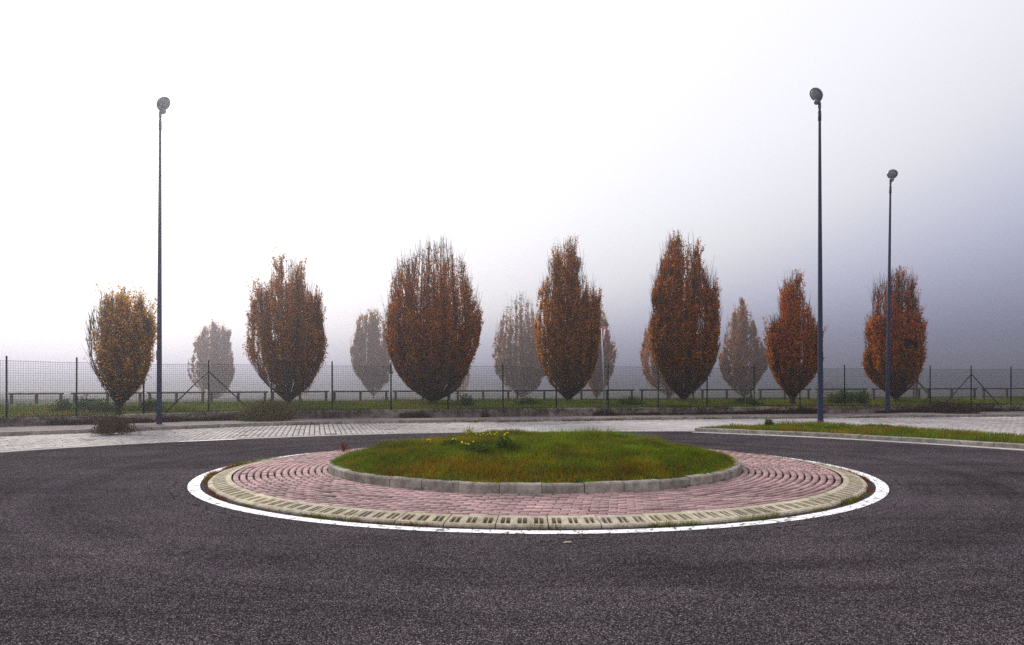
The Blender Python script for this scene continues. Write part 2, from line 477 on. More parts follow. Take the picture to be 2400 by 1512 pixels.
# ------------------------------------------------------------------ kerb along the pavement (dropped to the lane by a ramp on the right)
def drop(px):   # kerb height along the path: lowered around photo x 1850..1960
    return np.interp(px, [1770, 1862, 1950, 2025], [.12, .022, .022, .12])
mb = MB(); full = resample(kerb_line, .25)
L4 = 4
for i in range((len(full)-1)//L4):
    seg = full[i*L4:i*L4+L4+1].copy(); d0 = seg[1]-seg[0]; seg[0] += d0/np.linalg.norm(d0)*.012
    g = random.uniform(.85, 1.15)
    pxs = 1200 + seg[:, 0]/seg[:, 1]*F
    hs = drop(pxs) + random.uniform(-.004, .004)
    d = np.gradient(seg, axis=0); d /= np.linalg.norm(d, axis=1, keepdims=True); nr = np.stack([-d[:,1], d[:,0]], 1)
    vs = []; fs = []
    for j in range(len(seg)):
        for o, z in ((0, -.05), (0, hs[j]-.015), (.018, hs[j]+.004), (.15, hs[j]+.006), (.15, -.05)):
            vs.append((seg[j,0]+nr[j,0]*o, seg[j,1]+nr[j,1]*o, z))
    for j in range(len(seg)-1):
        for k in range(5): fs.append((j*5+k, j*5+(k+1)%5, (j+1)*5+(k+1)%5, (j+1)*5+k))
    fs += [(4,3,2,1,0), tuple(range((len(seg)-1)*5, len(seg)*5))]
    mb.add(vs, fs, (g, g*.98, g*.97))
tag(mb.build('kerb', M_kerb), kind='structure')

# ------------------------------------------------------------------ pale paver strip between road and kerb
lane_top = smooth_path(pix_path([(1120,1008),(1140,1004),(1250,998),(1400,992.5),(1560,987.5),(1700,985.5),(1790,984.5)]), 1)
def in_poly(P, poly):
    x, y = P[:, 0], P[:, 1]; ins = np.zeros(len(P), bool); j = len(poly)-1
    for i in range(len(poly)):
        xi, yi, xj, yj = *poly[i], *poly[j]
        c = ((yi > y) != (yj > y)) & (x < (xj-xi)*(y-yi)/(yj-yi+1e-12)+xi)
        ins ^= c; j = i
    return ins
# region of the pavers: from road edge to kerb, up to the smooth lane; a second field at the right end
lane_poly = np.vstack([pix_path([(1118,1012.6),(1300,1012),(1450,1011.6),(1560,1011),(1640,1011),(1700,1006)]), pix_path([(1800,1003),(1960,1004),(2010,996),(2030,981)]), lane_top[::-1]])
strip_poly = np.vstack([road_edge[:, :2], pix_path([(1700,1006)]), pix_path([(1850,1005),(2000,1012),(2242,1024),(2400,1032)]), [[24, 23]], kerb_line[::-1][kerb_line[::-1][:, 0] < 30]])
mbd = MB(); mbd.add([(x, y, .004) for x, y in strip_poly], [tuple(range(len(strip_poly)))])
tag(mbd.build('paver_bed', M_dirt), kind='structure')
ang = math.atan2(1, -.27)            # long joints run this way
du = np.array([math.cos(ang), math.sin(ang)]); dv = np.array([-du[1], du[0]])
bw, bl = .145, .24
us = np.arange(0, 60, bl); vs_ = np.arange(-45, 25, bw)
U, Vv = np.meshgrid(us, vs_)
U = U + (np.arange(len(vs_)) % 2)[:, None] * bl/2 + RNG.uniform(-.01, .01, U.shape)
Pc = U[..., None]*du + Vv[..., None]*dv
Pc = Pc.reshape(-1, 2) 
ok = in_poly(Pc, strip_poly) & ~in_poly(Pc, lane_poly)
Pc = Pc[ok]
# shrink test: keep bricks whose corners are inside too
def cornered(P, s=1.0):
    k = np.ones(len(P), bool)
    for a, b in ((1,1),(1,-1),(-1,1),(-1,-1)):
        k &= in_poly(P + a*du*bl*.45*s + b*dv*bw*.45*s, strip_poly)
    return k
Pc = Pc[cornered(Pc, .7)]
def bricks(Pc, ax_u, ax_v, hl, hw, z0, top, bev, col):
    """Pc (n,2) centres; ax_u/ax_v (n,2) unit axes; arrays hl,hw,z0,top -> bevelled blocks"""
    n = len(Pc); V = np.zeros((n, 12, 3))
    sg = [(-1,-1),(1,-1),(1,1),(-1,1)]
    for k, (a, b) in enumerate(sg):
        p = Pc + ax_u*(a*hl)[:, None] + ax_v*(b*hw)[:, None]
        pi = Pc + ax_u*(a*(hl-bev))[:, None] + ax_v*(b*(hw-bev))[:, None]
        V[:, k, :2] = p; V[:, k, 2] = z0
        V[:, 4+k, :2] = p; V[:, 4+k, 2] = top - bev*.7
        V[:, 8+k, :2] = pi; V[:, 8+k, 2] = top
    f = [(8,9,10,11)] + [(k, (k+1)%4, 4+(k+1)%4, 4+k) for k in range(4)] + [(4+k, 4+(k+1)%4, 8+(k+1)%4, 8+k) for k in range(4)]
    Fc = (np.arange(n)[:, None, None]*12 + np.array(f)[None]).reshape(-1, 4)
    return V.reshape(-1, 3), Fc, np.repeat(col, 12, axis=0)
n = len(Pc)
sh = .72 + .4*n2(Pc[:,0], Pc[:,1], .8, 5) + RNG.normal(0, .10, n)
warm = RNG.uniform(-.03, .03, n)
col = np.stack([.42*sh+warm*.5, .385*sh, .37*sh-warm*.5], 1)
stain = n2(Pc[:,0], Pc[:,1], 2.2, 8) > .80
col[stain] *= np.array([.62, .52, .45])
V, Fc, cc = bricks(Pc, np.tile(du, (n,1)), np.tile(dv, (n,1)), np.full(n, bl/2-.010)+RNG.uniform(-.003,.003,n), np.full(n, bw/2-.012), np.zeros(n), .022+RNG.normal(0, .0025, n), .006, col.clip(.03, .8))
tag(link('paving', np_mesh('paving', V, Fc, cc), M_cobble), kind='structure')
sheet('service_lane', lane_poly, .016, M_lane)
# pale edging slab between pavers and asphalt
e = stones(road_edge[:, :2], .9, .006, [(-.16, -.03), (-.16, .010), (.10, .016), (.10, -.03)], .001, .9, 1.15, 6)
tag(e.build('edging', mat_concrete('edging_concrete', (.34,.31,.31), (.50,.47,.46), (.18,.15,.13), 2, spots=.6, use_attr=True)), kind='structure')
# worn white edge markings
def mark(name, pts, w, z):
    P = smooth_path(pix_path(pts), 0, .2); mbm = MB()
    sweep(mbm, P, [(-w/2, z-.003), (-w/2, z), (w/2, z), (w/2, z-.003)])
    tag(mbm.build(name, M_paint), kind='structure')
mark('road_marking', [(418,1037.2),(480,1034.6),(553,1031.2)], .13, .021)
mark('road_marking', [(1285,1012.4),(1400,1012.2),(1520,1011.4),(1600,1011.6)], .12, .021)
mark('road_marking', [(1560,987.2),(1640,985.6),(1790,984.6),(1900,983)], .12, .030)

# ------------------------------------------------------------------ roundabout: painted line, ribbed mountable kerb, pink pavers, kerb, mound
def ring(name, r0, r1, z0, z1, mat, n=360, wob=0):
    t = np.linspace(0, 2*np.pi, n, endpoint=False)
    w = wob*(n2(np.cos(t)*4, np.sin(t)*4, 2, 4)-.5)
    A = np.stack([CX+(r0+w)*np.cos(t), CY+(r0+w)*np.sin(t), np.full(n, z0)], 1); B = np.stack([CX+(r1+w)*np.cos(t), CY+(r1+w)*np.sin(t), np.full(n, z1)], 1)
    i = np.arange(n); q_ = np.stack([i, n+i, n+(i+1)%n, (i+1)%n], 1)
    return tag(link(name, np_mesh(name, np.vstack([A, B]), q_), mat), kind='structure')
ring('road_marking', R_LINE-.155, R_LINE, .004, .004, M_paint, wob=.012)
ring('joint_bed', R_KERB-.1, R_BAND+.05, .040, .028, M_dirt)

def ribbed_band():
    mb = MB(); nb = 60; da = 2*math.pi/nb
    rs_ = [R_APRON, R_APRON-.001, R_APRON-.022, 4.890, 4.872, 4.742, 4.715, R_BAND]
    zs_ = [-.03, .018, .032, .039, .042, .061, .064, .073]
    for bI in range(nb):
        g = random.uniform(.82, 1.12); col = (g, g*random.uniform(.97, 1.01), g*random.uniform(.90, 1.0))
        a0 = bI*da + .0012; a1 = (bI+1)*da - .0012
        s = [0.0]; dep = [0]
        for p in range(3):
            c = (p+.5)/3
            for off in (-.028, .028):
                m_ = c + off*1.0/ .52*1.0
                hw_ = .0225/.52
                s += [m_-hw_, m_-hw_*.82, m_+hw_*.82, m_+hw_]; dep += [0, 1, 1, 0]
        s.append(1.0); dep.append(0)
        vs = []; fs = []; cl_ = []; m = len(rs_); dz = random.uniform(-.003, .003)
        for i, (sv, dd) in enumerate(zip(s, dep)):
            a = a0 + (a1-a0)*sv
            for j in range(m):
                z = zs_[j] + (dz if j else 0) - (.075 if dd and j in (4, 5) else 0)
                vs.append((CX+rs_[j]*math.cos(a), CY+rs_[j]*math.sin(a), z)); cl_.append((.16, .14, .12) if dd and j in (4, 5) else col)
        for i in range(len(s)-1):
            for j in range(m-1): fs.append((i*m+j, i*m+j+1, (i+1)*m+j+1, (i+1)*m+j))
        fs = [f[::-1] for f in fs]
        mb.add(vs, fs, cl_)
        # end faces
        for k, a in ((0, a0), (len(s)-1, a1)):
            base = [(CX+rs_[j]*math.cos(a), CY+rs_[j]*math.sin(a), zs_[j]+(dz if j else 0)) for j in range(m)]
            mb.add(base + [(CX+R_BAND*math.cos(a), CY+R_BAND*math.sin(a), -.03)], [tuple(range(m+1))], col)
    return mb
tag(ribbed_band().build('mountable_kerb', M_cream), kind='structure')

rows = 14; pitch = (R_BAND-.012 - R_KERB)/rows
Cs=[];AU=[];AV=[];HL=[];TP=[];CO=[]
phase = 0
for k in range(rows):
    r = R_BAND - .012 - pitch*(k+.5)
    nb = int(round(2*math.pi*r/.205)); phase += .34 + random.uniform(-.03,.03)
    t = (np.arange(nb)+phase)*2*np.pi/nb
    Cs.append(np.stack([CX+r*np.cos(t), CY+r*np.sin(t)], 1)); AU.append(np.stack([-np.sin(t), np.cos(t)], 1)); AV.append(-np.stack([np.cos(t), np.sin(t)], 1))
    HL.append(np.full(nb, math.pi*r/nb-.010)); TP.append(np.full(nb, np.interp(r, [3.28, 4.64], [.088, .074])))
Cs, AU, AV, HL, TP = map(np.concatenate, (Cs, AU, AV, HL, TP)); n = len(Cs)
# the far sector is laid the other way: fine, the same stones
sh = .76 + .55*(n2(Cs[:,0], Cs[:,1], .9, 12)-.3) + .3*(n2(Cs[:,0], Cs[:,1], 3.1, 13)-.5) + RNG.normal(0, .13, n)
col = np.stack([.365*sh, .235*sh, .23*sh], 1)
grey = RNG.random(n) < .07; col[grey] = np.stack([.38*sh, .28*sh, .275*sh], 1)[grey]
V, Fc, cc = bricks(Cs, AU, AV, HL, np.full(n, pitch/2-.0155), np.full(n, .02), TP+RNG.normal(0, .003, n), .007, col.clip(.03,.75))
tag(link('apron_paving', np_mesh('apron_paving', V, Fc, cc), M_brick), kind='structure')
# island kerb
t = np.linspace(0, 2*np.pi, 40*5+1)
P = np.stack([CX+R_KERB*np.cos(t), CY+R_KERB*np.sin(t)], 1)
KB, KT = .06, .205
mb = stones(P, 2*math.pi*R_KERB/40, .010, [(0, KB-.03), (-.0, KT-.022), (.016, KT-.002), (.12, KT), (.12, KB-.03)], .006, .78, 1.12, 5)
tag(mb.build('island_kerb', M_kerb), kind='structure')
def mound_z(x, y):
    r = np.hypot(x-CX, y-CY)
    return .165 + .30*np.clip(1-(r/3.15)**2, 0, 1)**.8 + .09*(n2(x, y, 1.3, 2)-.5)*np.clip(1-r/3.15, 0, .5)*2
rr = np.linspace(0, R_KERB-.10, 24); tt = np.linspace(0, 2*np.pi, 96, endpoint=False)
RR, T2 = np.meshgrid(rr, tt, indexing='ij'); X_ = CX+RR*np.cos(T2); Y_ = CY+RR*np.sin(T2)
Z_ = mound_z(X_.ravel(), Y_.ravel())
idx = np.arange(24*96).reshape(24, 96); nxt = np.roll(idx, -1, 1)
q_ = np.stack([idx[:-1], idx[1:], nxt[1:], nxt[:-1]], -1).reshape(-1, 4)
tag(link('island_soil', np_mesh('island_soil', np.stack([X_.ravel(), Y_.ravel(), Z_], 1), q_, smooth=True), M_soil), kind='structure')

# ------------------------------------------------------------------ right-hand splitter island: kerb, gutter, soil
sk = smooth_path(np.vstack([pix_path([(1630,1012.6),(1701,1015.5),(1784,1018.7),(1870,1022.5),(1937,1025.5),(2066,1033),(2242,1043.4),(2400,1054)]), [[12.4,13.2],[15.5,8.5]]]), 1)[::-1]
# (path runs right to left so that its left-normal points away from the grass; offsets are negative towards the grass)
mb = stones(sk, 1.0, .012, [(0, -.03), (0, .095), (-.016, .112), (-.14, .114), (-.14, -.03)], .005, .85, 1.15, 4)
tag(mb.build('splitter_kerb', M_kerb), kind='structure')
e = stones(sk, 1.1, .01, [(.30, -.02), (.30, .008), (.002, .012), (.002, -.02)], .001, .95, 1.2, 4)
tag(e.build('gutter', mat_concrete('gutter_concrete', (.34,.32,.31), (.52,.48,.47), (.16,.14,.12), 3, spots=.6, use_attr=True)), kind='structure')
back = smooth_path(pix_path([(1645,1002.2),(1700,999.6),(1800,996.5),(1900,995.3),(2000,998.5),(2100,1003.5),(2242,1012),(2400,1022)], .11), 1)
sp_poly = np.vstack([sk[::-1][:, :2], [[17.5, 14.5]], back[::-1]])
d = np.gradient(sk, axis=0); d /= np.linalg.norm(d, axis=1, keepdims=True)
inner = sk - .13*np.stack([-d[:,1], d[:,0]], 1)
sp_grass = np.vstack([inner[::-1], [[17.5, 14.5]], back[::-1]])
ss = strip('splitter_soil', inner[::-1], np.vstack([back, [[17.5, 14.5]]]), .108, .108, M_soil); tag(ss, kind='structure')
tipP = np.array([back[0]+[-.02, .0], (back[0]+sk[-1])/2+[-.10, 0], sk[-1]+[-.0, .0]])
tc_ = MB(); sweep(tc_, smooth_path(tipP, 0, .08), [(-.02, -.03), (-.02, .10), (0, .116), (.13, .116), (.13, -.03)], (1, .98, .96))
tag(tc_.build('splitter_kerb', M_kerb), kind='structure')
bk = stones(back, 1.0, .012, [(-.0, -.03), (0, .105), (.02, .112), (.10, .112), (.10, -.03)], .004, .85, 1.1, 4)
tag(bk.build('splitter_kerb', M_kerb), kind='structure')

# ------------------------------------------------------------------ low wall
wall = empty('low_wall', (0, fence_Y(0), 0), 'low stained concrete wall carrying the wire fence behind the pavement', 'wall')
wall.location = (0, 0, 0)
mb = MB(); full = resample(fence_line, .5); i = 0
while i < len(full)-1:
    step = random.choice((4, 5, 6)); seg = full[i:i+step+1].copy()
    if len(seg) < 2: break
    d0 = seg[1, :2]-seg[0, :2]; seg[0, :2] += d0/np.linalg.norm(d0)*.015
    g = random.uniform(.7, 1.25)
    sweep(mb, np.c_[seg[:, :2], seg[:, 2]+random.uniform(-.012,.012)], [(-.10, -.6), (-.10, -.012), (-.085, 0), (.10, 0), (.10, -.6)], (g, g*.97, g*.94))
    i += step
mb.build('wall_panels', M_wall, wall)
# a few projecting piers
mb = MB()
for px in (733, 778, 1080, 1195, 1560, 2030):
    k = np.argmin(np.abs(1200 + full[:,0]/full[:,1]*F - px)); p = full[k]
    mb.box(p[0]-.09, p[1]-.16, .1, p[0]+.09, p[1]+.05, p[2]+.004, (.6,.55,.5))
mb.build('pier', M_wall, wall)

# ------------------------------------------------------------------ wire fence
fence = empty('wire_fence', (0, 0, 0), 'dark green wire mesh fence on thin posts along the low wall', 'fence')
post_px = [(179+163.8*i)/(1+.01777*i) for i in range(-2, 19)]
def fence_at_px(px):
    pxs = 1200 + fence_line[:, 0]/fence_line[:, 1]*F
    return np.array([np.interp(px, pxs, fence_line[:, k]) for k in range(3)])
PT = 2.24
posts = [fence_at_px(px) for px in post_px]
posts = [np.array([posts[0][0]-2.2*k*.8, posts[0][1]-2.2*k*.62, .385]) for k in (3, 2, 1)] + posts
for k in range(3): posts.append(posts[-1] + np.array([2.1, .62, 0]))
for p in posts:
    mb = MB(); jx, jy = random.uniform(-.012, .012), random.uniform(-.01, .01)
    mb.tube([(p[0], p[1], p[2]-.05), (p[0]+jx, p[1]+jy, PT-.01), (p[0]+jx, p[1]+jy, PT+.015)], [.026, .026, .012], 8)
    mb.build('post', M_green, fence, True)
for k in (7, 22):      # braced posts (third and eighteenth of the line in view)
    p = posts[k]
    for q2 in (posts[k-1], posts[k+1]):
        dv2 = (q2 - p); tt_ = .68
        a = Vector((p[0], p[1]-.03, 2.24-.38)); b_ = Vector((p[0]+dv2[0]*tt_, p[1]+dv2[1]*tt_-.03, p[2]))
        mb = MB(); mb.tube([a, b_], .022, 8); mb.build('brace', M_green, fence, True)
# mesh: vertical and horizontal wires
PP = np.array(posts)
dd = np.r_[0, np.cumsum(np.linalg.norm(np.diff(PP[:, :2], axis=0), axis=1))]
s = np.arange(0, dd[-1], .064)
sx, sy, sz = (np.interp(s, dd, PP[:, k]) for k in range(3))
def sag(sv): return .012*np.sin(sv*.9) + .008*np.sin(sv*2.3+1)
MT = 2.10
Pv = np.stack([np.stack([sx, sy-.03, sz+.02], 1), np.stack([sx, sy-.03, MT+sag(s)], 1)], 1)
V1, F1 = tubes(Pv, np.full(Pv.shape[:2], .0038))
hs = np.arange(.03, 1.0001, 1/24.)
s2 = np.arange(0, dd[-1], .5); hx, hy, hz = (np.interp(s2, dd, PP[:, k]) for k in range(3))
Ph = np.stack([np.stack([hx, hy-.033, hz+(MT+sag(s2)-hz)*h_], 1) for h_ in hs], 0)
rad = np.full(Ph.shape[:2], .0036); rad[-1] = .007; rad[8] = .006; rad[18] = .005; rad[0] = .006
V2, F2 = tubes(Ph, rad)
link('wire_mesh', np_mesh('wire_mesh', np.vstack([V1, V2]), np.vstack([F1, F2+len(V1)])), M_wire, fence)

# ------------------------------------------------------------------ street lamps
from mathutils import Matrix
def lamp(px, Y, z0, ytop, pxtop, label, side, r0, r1, facing, door=True, R=.235):
    x0 = ax(px, Y); zt = az(ytop, Y); xt = ax(pxtop, Y)
    e = empty('street_lamp', (x0, Y, z0), label, 'street lamp', 'tall street lamps around the junction')
    dx, hh = xt-x0, zt-z0
    mb = MB(); mb.tube([(0,0,-.02),(0,0,.02),(dx*.5,0,hh*.5),(dx*.97,0,hh*.97),(dx,0,hh)], [r0*1.02, r0, (r0+r1)/2, r1, r1*.9], 16)
    mb.build('pole', M_pole, e, True)
    mb = MB(); mb.tube([(dx*.96,0,hh*.955),(dx*.985,0,hh*.985)], r1*1.25, 12); mb.build('collar', M_pole, e, True)
    if door:
        mb = MB(); mb.box(-.05, -r0-.006, 2.05-.0, .05, -r0+.04, 2.35); mb.build('access_door', M_pole, e)
    # luminaire: shallow dome over a round glass, tilted towards the road in front
    tilt = math.radians(-52)
    M = Matrix.Translation((dx + side*.18, -.16, hh+.33)) @ Matrix.Rotation(facing, 4, 'Z') @ Matrix.Rotation(tilt, 4, 'X') 
    # local -Z is the light opening, pointing down and to the viewer
    mb = MB(); mb.lathe([(.001,.135),(.10,.128),(.17,.10),(.22,.05),(R,.015),(R+.012,-.005),(R,-.022),(R-.03,-.02),(.001,-.02)], M); hd = mb.build('lamp_head', M_head, e, True)
    mb = MB(); mb.lathe([(.001,-.055),(.09,-.05),(.16,-.036),(R-.045,-.024),(R-.045,-.015),(.001,-.015)], M); mb.build('lamp_glass', M_glass, hd, True)
    # gear housing at the lower edge and the arm to the pole
    mb = MB(); g = M @ Vector((0, -.0, 0)); low = M @ Vector((side*-.02, -.20, .02))
    M2 = Matrix.Translation((dx + side*.13, -.10, hh+.115)) 
    mb.lathe([(.001,-.085),(.06,-.075),(.095,-.03),(.10,.03),(.075,.09),(.001,.10)], M2, 16); mb.build('gear_housing', M_head, e, True)
    mb = MB(); mb.tube([(dx,0,hh-.05),(dx+side*.01,-.02,hh+.08),(dx+side*.06,-.05,hh+.2),(dx+side*.14,-.07,hh+.30)], [r1*1.1, .05, .055, .05], 10); mb.build('arm', M_head, e, True)
    return e
lamp(373, 23.3, .118, 272, 375.5, 'blue-grey street lamp on the pavement beside the leftmost tree', 1, .083, .038, 1.3)
lamp(1923, 23.9, .11, 250, 1921, 'tallest-looking street lamp standing in the grass splitter island', -1, .092, .042, -1.25)
lamp(2080, 32.1, .118, 429, 2087, 'farther, smaller street lamp in front of the rightmost tree', 0, .092, .04, -.48, False, .195)

# ------------------------------------------------------------------ give-way sign, seen almost edge-on
Ys = 29.25; sx0 = ax(1417, Ys); e = empty('yield_sign', (sx0, Ys, .118), 'leaning give-way sign with red and white triangle seen nearly edge-on', 'road sign')
tx = ax(1411.5, Ys)-sx0; th = az(770, Ys)-.118
mb = MB(); mb.tube([(0,0,-.02),(tx,0,th)], .032, 10); mb.build('sign_pole', M_galv, e, True)
zc = az(767, Ys)-.118; zb = az(813, Ys)-.118
def tri(mb, sc, y0, y1, dz=0):
    hw = .45*sc; c = (zc*2/3+zb/3); top = c+(zc-c)*sc; bot = c+(zb-c)*sc
    a = [(-hw, y0, top), (hw, y0, top), (0, y0, bot)]; b2 = [(-hw, y1, top), (hw, y1, top), (0, y1, bot)]
    mb.add(a+b2, [(0,2,1) if y0 < y1 else (0,1,2), (3,4,5), (0,1,4,3), (1,2,5,4), (2,0,3,5)])
rotz = math.radians(-81)
for nm, sc, y0, y1, mt in (('sign_back', 1.0, 0, .012, M_back), ('sign_border', .985, -.003, -.0005, M_red), ('sign_face', .62, -.007, -.0035, M_white)):
    mb = MB(); tri(mb, sc, y0, y1); o = mb.build(nm, mt, e); o.rotation_euler = (0, 0, rotz); o.location = (tx+.045, -.03, 0)

# ------------------------------------------------------------------ low timber rails beyond the verge
rails = [(20,157-8),(166,337),(344,482),(488,628),(633,771),(777,912),(920,1060),(1066,1198),(1205,1346),(1356,1487),(1498,1631),(1640,1766),(1776,1901),(1911,2032),(2042,2160),(2170,2290),(2300,2420)]
def rail_Y(px): return np.interp(px, [0, 2400], [36.5, 46.0])
def rail_top(px): return np.interp(px, [0, 157, 700, 1200, 1500, 2200, 2400], [923.5, 922.5, 918.3, 916, 914.3, 911.3, 910.8])
names = ['left of the first fence post', 'behind the leftmost tree trunk', 'behind the street lamp by the leftmost tree', 'crossed by the left braced fence post', 'behind the second tall tree', 'in front of the small tree left of the widest tree', 'behind the left half of the widest tree', 'just right of the widest tree',
         'between the faded tree and the give-way sign', 'right of the give-way sign', 'left of the tree with the side lobe', 'right of the tree with the side lobe', 'behind the narrow orange tree', 'right of the street lamp on the grass island', 'behind the rightmost tree', 'behind the right braced fence post', 'at the far right end of the fence']
for (a, b2), nm in zip(rails, names):
    Ya, Yb = rail_Y(a), rail_Y(b2); A = Vector((ax(a, Ya), Ya, az(rail_top(a), Ya))); B = Vector((ax(b2, Yb), Yb, az(rail_top(b2), Yb)))
    z0 = .33; e = empty('timber_rail', (A.x, A.y, z0), 'low weathered timber rail section ' + nm, 'railing', 'low timber rails beyond the grass verge')
    O = Vector((A.x, A.y, z0)); D = (B-A)
    mb = MB(); mb.beam(A-O, B-O, .11, .085); mb.build('top_rail', M_wood, e)
    mb = MB(); l0 = A-O+D*.02; l1 = A-O+D*.98; dz = Vector((0,0,-.52)); mb.beam(l0+dz, l1+dz, .07, .05); mb.build('low_rail', M_wood, e)
    for f_ in (.05, .5, .95):
        p = A-O+D*f_; mb = MB(); lean = random.uniform(-.02,.02)
        mb.beam((p.x+lean, p.y+.01, -.12), (p.x, p.y+.01, p.z-.045), .11, .10, up=(0,1,0)); mb.build('leg', M_wood, e)
# a braced timber post in the haze at the right
Yq = 62; e = empty('braced_post', (ax(2148, Yq), Yq, .1), 'hazy braced timber post beyond the rails near the rightmost tree', 'post')
h1 = az(885, Yq)-.1
mb = MB(); mb.beam((0,0,-.2), (0,0,h1), .16, .16, up=(0,1,0)); mb.build('post', M_wood, e)
mb = MB(); mb.beam((0,-.1,h1-.25), (ax(2183,Yq)-ax(2148,Yq), -.1, .05), .12, .12); mb.build('brace', M_wood, e)
mb = MB(); mb.beam((ax(2142,Yq)-ax(2148,Yq)-.05,0,-.2), (-.25,0,h1*.8), .12, .12, up=(0,1,0)); mb.build('side_post', M_wood, e)

# ------------------------------------------------------------------ trees: upright hornbeams with spiky autumn crowns
def tree(label, base, Y, prof, seed, nst=110, nleaf=30000, lsize=.075, bare=.12, thin=0, pal='orange', side=None, notch=(), lead=(), sig=.11, group='upright hornbeams behind the fence', trunk=.15):
    rg = np.random.default_rng(seed)
    bx, by = base; X0 = ax(bx, Y); z0 = float(terrain_z(np.array([X0]), np.array([Y]))[0]) if Y > fence_Y(X0)+.6 else .38
    e = empty('hornbeam_tree', (X0, Y, z0), label, 'tree', group)
    pr = np.array(prof, float)
    zz = az(pr[:, 0], Y) - z0; xl = (pr[:, 1]-bx)*Y/F; xr = (pr[:, 2]-bx)*Y/F
    o = np.argsort(zz); zz, xl, xr = zz[o], xl[o], xr[o]
    ztop = zz[-1]; zb = zz[0]
    for k_, f_ in ((0, 1.7), (1, 1.35), (2, 1.15), (3, 1.05)):      # the foot of the crown is fuller than its leaf tips
        m_ = (xl[k_]+xr[k_])/2; xl[k_], xr[k_] = m_+(xl[k_]-m_)*f_, m_+(xr[k_]-m_)*f_
    kw = np.argmax(xr-xl); zw = zz[kw]
    def wid(z, ph):
        L_ = -np.interp(z, zz, xl); R_ = np.interp(z, zz, xr)
        # blend left/right by azimuth, front/back use the mean
        c = np.cos(ph); m_ = (L_+R_)/2
        return np.where(c > 0, m_+(R_-m_)*c, m_+(L_-m_)*(-c)), (R_-L_)/2
    # stems
    u = np.sqrt(rg.uniform(0, 1, nst))**.75; u[:3] = (.05, .12, .2)
    ph = rg.uniform(0, 2*np.pi, nst)
    M_ = 14
    # end height for each stem: where its upright course leaves the outline
    ws, _ = wid(np.full(nst, zw), ph)
    rmax = u*ws
    zg = np.linspace(zw, ztop, 60)
    zend = np.full(nst, zw)
    for zi in zg:
        w_, _ = wid(np.full(nst, zi), ph)
        inside = (rmax*(1-.25*(zi-zw)/(ztop-zw+1e-6)) <= w_)
        zend = np.where(inside, zi, zend)
    zend = np.minimum(zend + rg.uniform(-.25, .18, nst), ztop*1.005)
    zstart = rg.uniform(.06, .30, nst)*min(1.2, zb+.4) + zb*.25
    t = np.linspace(0, 1, M_)[None]
    Z = zstart[:, None] + (zend-zstart)[:, None]*t
    Wd = wid(Z.ravel(), np.repeat(ph, M_))[0].reshape(nst, M_)
    up = rmax[:, None]*(1-.25*np.clip((Z-zw)/(ztop-zw+1e-6), 0, 1))
    low = u[:, None]*np.maximum(Wd, .03)
    # below the first profile row shrink to the trunk
    f0 = np.clip((Z-zstart[:, None])/(zb+.25-zstart[:, None]+1e-6), 0, 1)**1.0
    Rr = np.where(Z > zw, up, low)*np.where(Z < zb+.25, f0, 1)
    # smooth the course
    for _ in range(2): Rr[:, 1:-1] = (Rr[:, :-2]+2*Rr[:, 1:-1]+Rr[:, 2:])/4
    wob = rg.normal(0, .03, (nst, M_, 2)).cumsum(1)*.5
    P = np.stack([Rr*np.cos(ph)[:, None]+wob[..., 0], Rr*np.sin(ph)[:, None]+wob[..., 1], Z], -1)
    # leaders: bundles of stems that stand up as separate peaks of the crown
    isl = np.zeros(nst, bool)
    for lx_, ly_ in lead:
        m_ = 6; tx_, tz_ = (lx_-bx)*Y/F, az(ly_, Y)-z0-.12
        top = np.stack([tx_+rg.normal(0, .10, m_), rg.normal(0, .22, m_), tz_-np.abs(rg.normal(0, .30, m_))], 1); top[0] = (tx_, 0, tz_)
        zs_ = rg.uniform(.2, .4, m_)*max(zb, .4); Zl = zs_[:, None]+(top[:, 2]-zs_)[:, None]*t
        sp_ = 1-(1-t)**1.7
        Pl = np.stack([top[:, :1]*sp_, top[:, 1:2]*sp_, Zl], -1)+rg.normal(0, .02, (m_, M_, 3)).cumsum(1)*.5
        P = np.concatenate([P, Pl]); zend = np.r_[zend, top[:, 2]]; zstart = np.r_[zstart, zs_]; ph = np.r_[ph, rg.uniform(0, 6.28, m_)]; u = np.r_[u, np.full(m_, .2)]; isl = np.r_[isl, np.ones(m_, bool)]
    nst = len(P)
    rad = np.interp(t[0], [0, .3, 1], [.022, .013, .004])[None]*(.7+.6*rg.random(nst))[:, None]
    V1, F1 = tubes(P, rad, 4)
    # twigs along stems, steeply upward
    ntw = nst*30
    si = rg.integers(0, nst, ntw); tp = rg.uniform(.10, 1.0, ntw)**.9*(M_-1.001); k = tp.astype(int); f = (tp-k)[:, None]
    B0 = P[si, k]*(1-f)+P[si, k+1]*f
    rl = np.hypot(B0[:,0], B0[:,1])
    outd = np.arctan2(B0[:,1], B0[:,0]) + rg.normal(0, 1.1, ntw)
    ln = rg.uniform(.25, .85, ntw)*(1 if Y < 50 else 1.3)
    sp = rg.uniform(.18, .75, ntw)
    D = np.stack([np.cos(outd)*sp, np.sin(outd)*sp, np.ones(ntw)], 1); D /= np.linalg.norm(D, axis=1, keepdims=True)
    T_ = np.stack([B0, B0+D*(ln*.5)[:, None]+rg.normal(0,.015,(ntw,3)), B0+(D+np.array([0,0,.15]))*ln[:, None]], 1)
    # keep twigs near the outline
    w_, _ = wid(T_[:, 2, 2], np.arctan2(T_[:,2,1], T_[:,2,0])); keep = (np.hypot(T_[:,2,0], T_[:,2,1]) < w_+.16) & (T_[:,2,2] < ztop+.1)
    keep |= isl[si] & (tp > M_*.45) & (T_[:,2,2] < ztop+.15)
    T_ = T_[keep]; twl = isl[si][keep]
